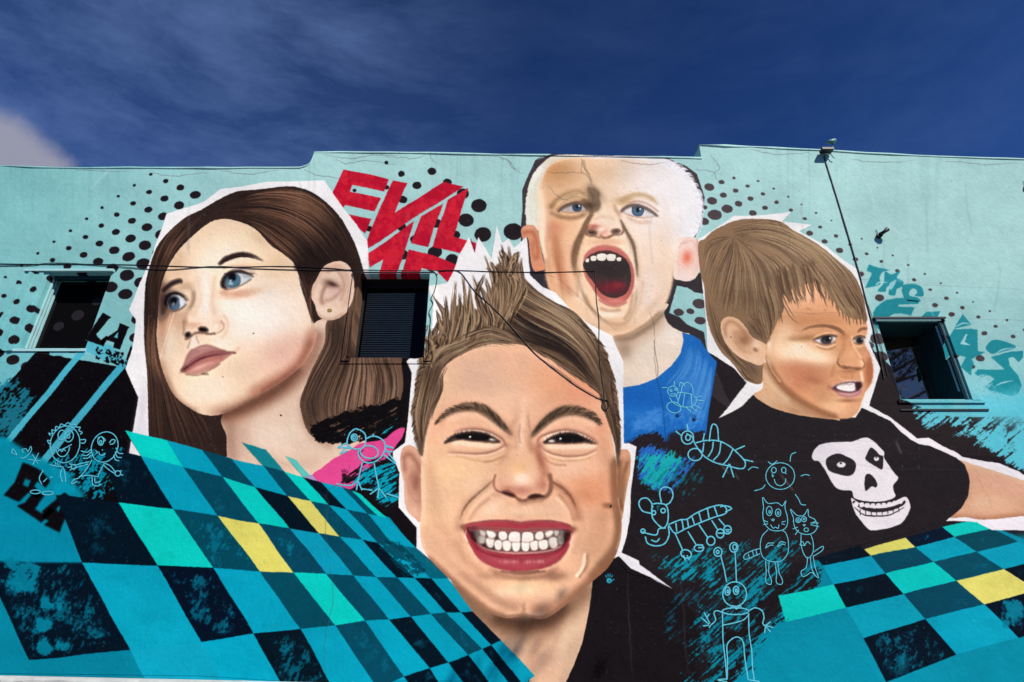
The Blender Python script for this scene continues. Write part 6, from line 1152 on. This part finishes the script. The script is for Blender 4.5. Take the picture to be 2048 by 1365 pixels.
# windows -------------------------------------------------------------
def win(key, label):
    a, b, c, d = WIN[key]; dp = DEP[key]; w = .055
    pane_m = {'left': M_BOARD, 'mid': M_GLASS, 'right': M_FILM}[key]
    g = {'left': (.02, .02, .05, .02), 'mid': (.02, .05, .03, .06), 'right': (.02, .14, .03, .08)}[key]   # left, right, bottom, top stile widths
    fr = MB().box(a+.001, a+g[0]+.02, dp-.06, dp-.001, c+.001, d-.001).box(b-g[1]-.02, b-.001, dp-.06, dp-.001, c+.001, d-.001).box(a+g[0]+.021, b-g[1]-.021, dp-.06, dp-.001, c+.001, c+g[2]+.02).box(a+g[0]+.021, b-g[1]-.021, dp-.06, dp-.001, d-g[3]-.02, d-.001)
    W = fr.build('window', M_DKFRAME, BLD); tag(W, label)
    tl = .10 if key == 'right' else 0.     # the deep window's sash stands a little open
    pane = obj('pane', [(a+.01, dp-.03+tl, c+.01), (b-.01, dp-.03-tl, c+.01), (b-.01, dp-.03-tl, d-.01), (a+.01, dp-.03+tl, d-.01)], [(0, 1, 2, 3)], pane_m, W)
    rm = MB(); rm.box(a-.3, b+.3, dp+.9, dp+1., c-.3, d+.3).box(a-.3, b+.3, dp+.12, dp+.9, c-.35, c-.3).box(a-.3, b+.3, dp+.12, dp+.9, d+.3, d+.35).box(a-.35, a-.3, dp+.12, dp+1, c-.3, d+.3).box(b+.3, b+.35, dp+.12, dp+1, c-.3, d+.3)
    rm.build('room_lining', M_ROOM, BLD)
    return W
W1 = win('left', 'boarded window with a wide moulded aqua casing, at the left'); W2 = win('mid', 'window with dark glass and a lowered blind, between girl and front boy'); W3 = win('right', 'deep-set window with dark teal jambs mirroring branches, at the right')
# left window: stepped casing, head, sill
a, b, c, d = WIN['left']
cs = MB()
for k, (x0, x1, y) in enumerate(((-.46, -.40, .05), (-.40, -.33, .025), (-.33, -.25, .045), (-.25, -.16, .02), (-.16, -.09, .035), (-.09, -.002, .015))): cs.box(a+x0+.001, a+x1, -y, -.0005, c-.05, d+.03)
cs.build('casing', M_MURAL, W1)
MB().box(a-.42, b+.04, -.055, -.001, d+.035, d+.075).build('head_moulding', M_AQUA, W1)
MB().box(a-.10, b+.02, -.02, -.001, c-.055, c-.012).build('sill', M_AQUA, W1)
for y_ in (.07, .13, .19): MB().box(a+.002, a+.03, y_, y_+.022, c+.002, d-.002).build('jamb_bead', M_AQUA, W1)
MB().box(a+.031, b-.002, .05, .07, d-.06, d-.002).box(a+.031, b-.002, .12, .14, d-.05, d-.002).build('head_bead', M_NAVY, W1)
for x, y, r in ((523,1125,38),(655,1030,30),(392,1200,32)):
    p = wallpt(x/3.4125, 300+y/3.4125, -DEP['left']+.06); 
    n = 18; vv = [(p[0]+r/3.4125/110*math.cos(2*math.pi*k/n), DEP['left']-.034, p[2]+r*.95/3.4125/110*math.sin(2*math.pi*k/n)) for k in range(n)]
    obj('paint_spot', vv, [tuple(range(n))], M_SPOT, W1)
# middle window: trim, sill, blind
a, b, c, d = WIN['mid']
MB().box(a-.12, a-.001, -.035, -.0005, c-.06, d+.03).box(a-.035, a-.001, -.05, -.036, c, d).build('casing', M_MURAL, W2)
MB().box(b+.001, b+.11, -.03, -.0005, c-.06, d+.03).build('casing', M_MURAL, W2)
MB().box(a-.14, b+.13, -.03, -.0005, d+.032, d+.085).build('head_moulding', M_MURAL, W2)
MB().box(a-.14, b+.12, -.014, -.0005, c-.10, c-.062).build('sill', M_MURAL, W2)
MB().box(a-.10, b+.06, -.036, -.0305, d+.045, d+.068).build('drip_edge', M_BLACK, W2)
MB().box(a+.002, b-.002, .09, DEP['mid']-.062, d-.012, d-.002).build('head_board_or_shade', M_BLACK, W2)  # added black board: paints in the shade under the window head
bl = MB(); zz = c+.05
while zz < d-.17: bl.box(a+.06, b-.28, DEP['mid']-.004, DEP['mid']+.012, zz, zz+.022); zz += .040
bl = bl.build('blind', M_BLIND, W2); tag(bl, kind='stuff')
# right window: dark teal jambs, sill, head
a, b, c, d = WIN['right']
MB().box(b-.012, b-.002, .01, DEP['right']-.07, c+.002, d-.002).build('jamb_board', M_NAVY, W3)
MB().box(a+.002, a+.012, .01, DEP['right']-.07, c+.002, d-.002).build('jamb_board', M_NAVY, W3)
MB().box(a+.013, b-.013, .01, DEP['right']-.07, d-.012, d-.002).build('head_board_or_shade', M_NAVY, W3)
MB().box(b-.035, b-.013, .03, .045, c+.14, d-.06).build('edge_strip', M_AQUA, W3)
MB().box(b+.001, b+.03, -.02, -.0005, c-.02, d+.02).build('frame_edge', M_NAVY, W3)
MB().box(b+.075, b+.20, -.03, -.0005, c-.02, d+.02).build('casing', M_MURAL, W3)
MB().box(a-.06, b+.10, -.06, -.0005, d+.03, d+.06).build('head_moulding', M_BLACK, W3)
MB().box(a-.03, b+.02, -.045, -.0005, d+.003, d+.028).build('head_trim', M_AQUA, W3)
MB().box(a-.06, b+.26, -.025, -.0005, c-.06, c-.015).build('sill', M_MURAL, W3); MB().box(a-.06, b+.27, -.016, -.0005, c-.18, c-.155).build('lower_sill', M_BLACK, W3)

# ---------------------------------------------------------------- painted figures and letters as coats of paint on the wall
def sheet(name, P, off, parent, smooth=False, label=None, mat=None, n=4):
    Q = [tuple(p) for p in (crom(P, True, n) if smooth else P)]
    pts = [wallpt(*q) for q in Q]; off = off*.00045
    vv = [Vector((p[0], p[2], 0)) for p in pts]
    tr = tessellate_polygon([vv])
    o = obj(name, [(p[0], -off, p[2]) for p in pts], [], mat or M_MURAL, parent)
    me = o.data; me.clear_geometry()
    fs = []
    for t_ in tr:
        A, B_, C_ = [vv[i] for i in t_]; ar = (B_.x-A.x)*(C_.y-A.y)-(B_.y-A.y)*(C_.x-A.x)
        if abs(ar) > 1e-9: fs.append(t_ if ar > 0 else t_[::-1])
    me.from_pydata([(p[0], -off, p[2]) for p in pts], [], fs); me.update(); uvwall(me)
    if label: o['label'] = label
    return o
gp = [tuple(p) for p in G.t([(435,155),(510,97),(750,60),(1020,52),(1115,190),(1180,265),(1228,345)])]+[(741,528),(690,530),(684,722),(792,728),(806,760),(800,830),(806,850)]+[tuple(p) for p in PINK[9:]][:0]+[(808,858),(804,875),(785,905),(770,950),(735,968),(704,982),(642,965),(569,944),(465,919),(333,882),(262,864),(266,850)]+[tuple(p) for p in G.t([(95,1230),(115,1110),(50,970),(85,870),(100,730),(65,682),(180,420),(250,215)])]
g_ = sheet('painted_portrait', gp, 4, BLD, label='painted girl with long brown hair and blue eyes looking up to the left')
sheet('painted_shirt_strap', PINK, 5.2, g_, label='pink painted strap of a shirt')
bp_ = [tuple(p) for p in B.t([(165,105),(290,68),(620,80),(1050,98),(1180,145),(1245,195),(1295,350),(1290,410),(1275,520),(1262,600),(1280,760),(1262,870),(1180,910),(1110,935),(1030,1090),(1080,1190),(1150,1235)])]+[(1372,676),(1412,700),(1433,726),(1426,780),(1415,840),(1402,900),(1280,960),(1230,880),(1230,660),(1120,560)]+[tuple(p) for p in B.t([(200,842),(140,850),(80,640),(85,300)])]
b_o = sheet('painted_portrait', bp_, 4.5, BLD, label='painted white-haired boy in a blue shirt shouting with his mouth wide open')
tp_ = [tuple(p) for p in T.t([(50,210),(150,130),(265,70),(440,60),(615,43),(560,100),(745,122),(665,160),(820,250),(920,330),(1010,390),(1050,480),(1085,640),(1110,760),(1085,830),(1155,990),(1085,1220)])]+[tuple(p) for p in SK.t([(980,0),(1150,155),(1250,145),(1370,220),(1480,270),(1530,310),(1720,350),(1840,365),(2060,455),(2600,660),(2600,900),(1950,915),(1760,905),(1650,850),(1380,862)])]+[(1807,1070),(1720,1090),(1640,1100),(1560,960),(1440,900)]+[tuple(p) for p in T.t([(175,1300),(345,1080),(260,990),(105,890),(95,700),(62,450)])]
t_o = sheet('painted_portrait', tp_, 5.5, BLD, label='painted brown-haired small boy in a black shirt with a skull, glancing right')
sheet('painted_skull', SK.t(SKULL), 6.7, t_o, True, 'white skull print on the black shirt'); sheet('painted_jaw', SK.t(JAW), 6.7, t_o, True)
y_o = sheet('painted_portrait', OUT_BOY, 7.5, BLD, label='painted spiky-haired boy at the front baring his clenched teeth')
LTR = 'red lettering painted between the girl and the spiky-haired boy'
for k, P_ in LET_RED.items():
    if k in 'MP': continue
    sheet('painted_letter', L3(P_), 2.5, BLD, label=LTR)
for k, P_ in (('M', [(582,880),(978,612),(850,985),(690,985),(600,1006)]), ('P', [(930,852),(1100,885),(1335,985),(1270,1140),(1180,1050),(1040,1010),(1000,985),(890,985)])): sheet('painted_letter', L3(P_), 2.5, BLD, label=LTR)
for k, P_ in LET_TEAL.items():
    if k == 'C': P_ = [(190,330),(260,305),(340,315),(470,330),(470,360),(440,390),(410,452),(265,440),(135,440),(110,425),(135,375)]
    if k == 'L': P_ = [(530,420),(645,410),(628,452),(505,455)]
    sheet('painted_letter', L7(P_), 2.5, BLD, label='teal brush lettering painted round the right window')
for k in LET_BLACK: sheet('painted_letter', LET_BLACK[k], 3.2, BLD, label='black block lettering painted at the left edge of the mural')
lf = [(250,861),(333,882),(404,901),(465,919),(525,932),(569,944),(606,954),(642,965),(685,975),(722,989),(773,1036),(834,1096),(896,1158),(944,1223),(1003,1281),(1060,1345),(1070,1362),(560,1362),(404,1352),(-60,1346),(-110,1123),(0,1123),(165,1125),(112,990),(200,985),(236,1005),(283,913)]
cL = sheet('painted_checker_field', lf, 8.5, BLD, label='painted checker field of teal, navy and yellow squares, lower left')
for q, ch in LEFT_TILES+[(f, 'C') for f in FLOAT_TILES[:2]]:
    q = [tuple(p) for p in q]
    if max(p[1] for p in q) > 1420: continue
    sheet('painted_square', q, 9.7, cL)
rf = [(1631,1115),(1720,1091),(1807,1072),(1885,1055),(1954,1040),(2026,1022),(2330,1010),(2350,1395),(1420,1382),(1470,1310),(1545,1260),(1557,1192)]
cR = sheet('painted_checker_field', rf, 8.5, BLD, label='painted checker field of teal, navy and yellow squares, lower right')
for q, ch in RIGHT_TILES: sheet('painted_square', [tuple(p) for p in q], 9.7, cR)
def ribbons(name, label, w, polys, parent, mat, off=11.):
    mb = MB()
    for ip, P_ in enumerate(polys):
        C = crom(P_, False, 5); C = C[np.concatenate([[True], np.hypot(*np.diff(C, axis=0).T) > .05])]
        d = np.gradient(C, axis=0); L_ = np.hypot(d[:, 0], d[:, 1])+1e-9; Nn = np.stack([-d[:, 1]/L_, d[:, 0]/L_], 1)*w/2*(.78+.3*np.abs(np.sin(np.arange(len(C))*.9+ip)))[:, None]
        b0 = len(mb.v); oo = (off+.12*(ip % 12))*.00045
        for p, q in zip(C+Nn, C-Nn):
            for r_ in (p, q): z = wallpt(*r_); mb.v.append((z[0], -oo, z[2]))
        for i in range(len(C)-1): mb.f.append((b0+2*i, b0+2*i+1, b0+2*i+3, b0+2*i+2))
    o = mb.build(name, mat, parent); o['label'] = label
for k, (lab, w, ps) in DOODLES.items(): ribbons('painted_'+k, lab, w*.85, ps, BLD, M_DOOD)

# ---------------------------------------------------------------- cables and fittings on the wall (things of their own)
def cable(name, P, r, label, off=.006, sag=None):
    C = crom(P, False, 6); rg = np.random.RandomState(int(P[0][0]) & 255); pts = []
    for i, q in enumerate(C):
        a = wallpt(*q, depth=off+.003*rg.rand()); pts.append(a)
    o = MB().tube(pts, r, 6).build(name, M_CABLE); return tag(o, label, 'cable')
cable('cable', [(-300,524),(0,528),(90,529),(200,529),(300,531),(433,535),(560,533),(660,537),(715,542),(780,541),(850,542),(905,541),(1000,544),(1100,545),(1180,543),(1190,548),(1193,600),(1198,640),(1198,690),(1200,730),(1207,780),(1209,806)], .0065, 'upper black cable running the width of the mural and down over the front boy\'s hair')
cable('cable', [(-300,536),(0,532),(60,531),(95,527),(140,527),(230,533),(330,540),(430,533),(520,538),(640,541),(720,540),(840,543),(900,541),(920,545),(935,563),(950,583),(980,610),(1010,640),(1050,685),(1075,712),(1110,740),(1150,770),(1190,794),(1208,801)], .006, 'lower black cable crossing the mural, then slanting down the front boy\'s forehead', .009)
cable('cable', [(857,540),(869,545),(874,556),(870,580),(862,598),(866,608),(858,625),(861,640),(857,680),(858,700),(853,718)], .007, 'black cable bundle hanging beside the middle window', .034)
cable('cable', [(1050,686),(1080,716),(1120,742),(1160,774),(1206,800)], .003, 'thin black cable strand hanging below the slanting one on the forehead', .012)
cable('cable', [(1207,800),(1204,812),(1210,821),(1217,814),(1216,802),(1209,800)], .007, 'short loop of black cable at the end of the run over the temple', .012)
cable('cable', [(1648,312),(1656,338),(1670,383),(1693,459),(1705,500),(1720,552),(1732,600),(1745,650),(1754,690),(1763,730),(1768,757)], .010, 'thick black cable dropping from the roof fitting to beside the right window', .012)
cable('cable', [(1736,610),(1750,650),(1762,690),(1770,725),(1776,752)], .005, 'thinner black cable hanging close to the right window\'s left edge', .012)
# floodlight on the parapet
def wp(x, y, dp=0.): return Vector(wallpt(x, y, dp))
c0 = wp(1650, 304, .03)
FLd = empty('floodlight', 'small teal floodlight on a bent bracket on top of the parapet', 'light fitting', loc=(0, 0, 0))
MB().box(c0.x-.11, c0.x+.10, -.15, -.03, c0.z-.045, c0.z+.0).build('base_plate', M_BLACK, FLd)
MB().tube([(c0.x+.08, -.12, c0.z-.01), (c0.x+.095, -.14, c0.z+.05), (c0.x+.10, -.15, c0.z+.09)], .018, 8).build('bracket', M_TEALMET, FLd)
MB().tube([(c0.x+.01, -.13, c0.z+.115), (c0.x+.05, -.15, c0.z+.12), (c0.x+.15, -.17, c0.z+.13)], [.025, .042, .045], 12).build('lamp_housing', M_TEALMET, FLd, True)
MB().tube([(c0.x+.03, -.04, c0.z-.06), (c0.x+.08, -.05, c0.z-.08), (c0.x+.10, -.05, c0.z-.14), (c0.x+.13, -.04, c0.z-.17)], .008, 6).build('lamp_shadow_tube', M_TEALMET, FLd)  # added tube in the shape of the fitting's cast shadow on the wall
def knob(x, y, label):
    c = wp(x, y, 0); K = empty('wall_fitting', label, 'fitting')
    MB().tube([(c.x-.05, -.001, c.z-.02), (c.x-.05, -.06, c.z-.015)], .045, 12).build('mount', M_BLACK, K)
    MB().tube([(c.x-.05, -.055, c.z-.012), (c.x+.0, -.10, c.z+.01), (c.x+.055, -.12, c.z+.05)], [.034, .028, .04], 10).build('head', M_BLACK, K, True)
    MB().tube([(c.x-.06, -.02, c.z+.02), (c.x-.055, -.012, c.z+.12)], .005, 5).build('lead', M_CABLE, K)
knob(1762, 472, 'small black wall fitting on bare aqua wall, right of the long cable'); knob(2057, 374, 'small black wall fitting near the top right of the aqua wall')
# scar of an old anchor on the front boy's cheek
c = wp(1222, 1012, 0); o = MB().tube([(c.x, -.001, c.z), (c.x, -.016, c.z)], .013, 8).build('wall_anchor', M_BLACK); tag(o, 'small dark anchor stub on the painted front boy\'s right cheek', 'anchor')

# ---------------------------------------------------------------- tree across the street, mirrored in the right window
def tree(x, y, H, seed):
    rg = np.random.RandomState(seed); TR = empty('broadleaf_tree', 'dark leafy tree across the street, mirrored in the right window pane', 'tree', loc=(x, y, 0))
    mb = MB().tube([(0, 0, 0), (.1, .05, H*.25), (.0, .1, H*.5), (.2, 0, H*.8)], [.28, .22, .15, .05], 8); tips = []
    for k in range(26):
        z0 = H*(.28+.5*rg.rand()); a = rg.rand()*6.28; L = H*(.2+.2*rg.rand()); d = Vector((math.cos(a), math.sin(a), .25+.4*rg.rand()))
        p1 = Vector((.1, .05, z0))+d*L*.5; p2 = p1+(d+Vector(rg.randn(3)*.3))*L*.5; mb.tube([(.08, .05, z0), p1, p2], [.07, .045, .015], 5)
        for m_ in range(5):
            e = p1.lerp(p2, rg.rand())+Vector(rg.randn(3)*[.9, .9, .4]); mb.tube([p1.lerp(p2, .4), e], [.02, .008], 4); tips.append(e)
    mb.build('trunk', M_BARK, TR)
    lf = MB()
    for e in tips:
        for k in range(46):
            c = e+Vector(rg.randn(3)*[.30, .30, .15]); n_ = Vector(rg.randn(3)).normalized(); u = n_.orthogonal().normalized(); w = n_.cross(u); s = .05+.05*rg.rand(); b0 = len(lf.v)
            lf.v += [tuple(c+u*s), tuple(c+w*s*.5), tuple(c-u*s), tuple(c-w*s*.5)]; lf.f.append((b0, b0+1, b0+2, b0+3))
    tag(lf.build('crown', M_LEAF, TR), kind='stuff')
p = Vector(wallpt(1815, 720, -.6)); d = (p-CAM).normalized(); n_ = Vector((-.2, -(WIN['right'][1]-WIN['right'][0]), 0)).normalized(); d = d-2*d.dot(n_)*n_; q = p+d*(12./abs(d.y))
tree(q.x-2.0, q.y, q.z*1.35, 4)
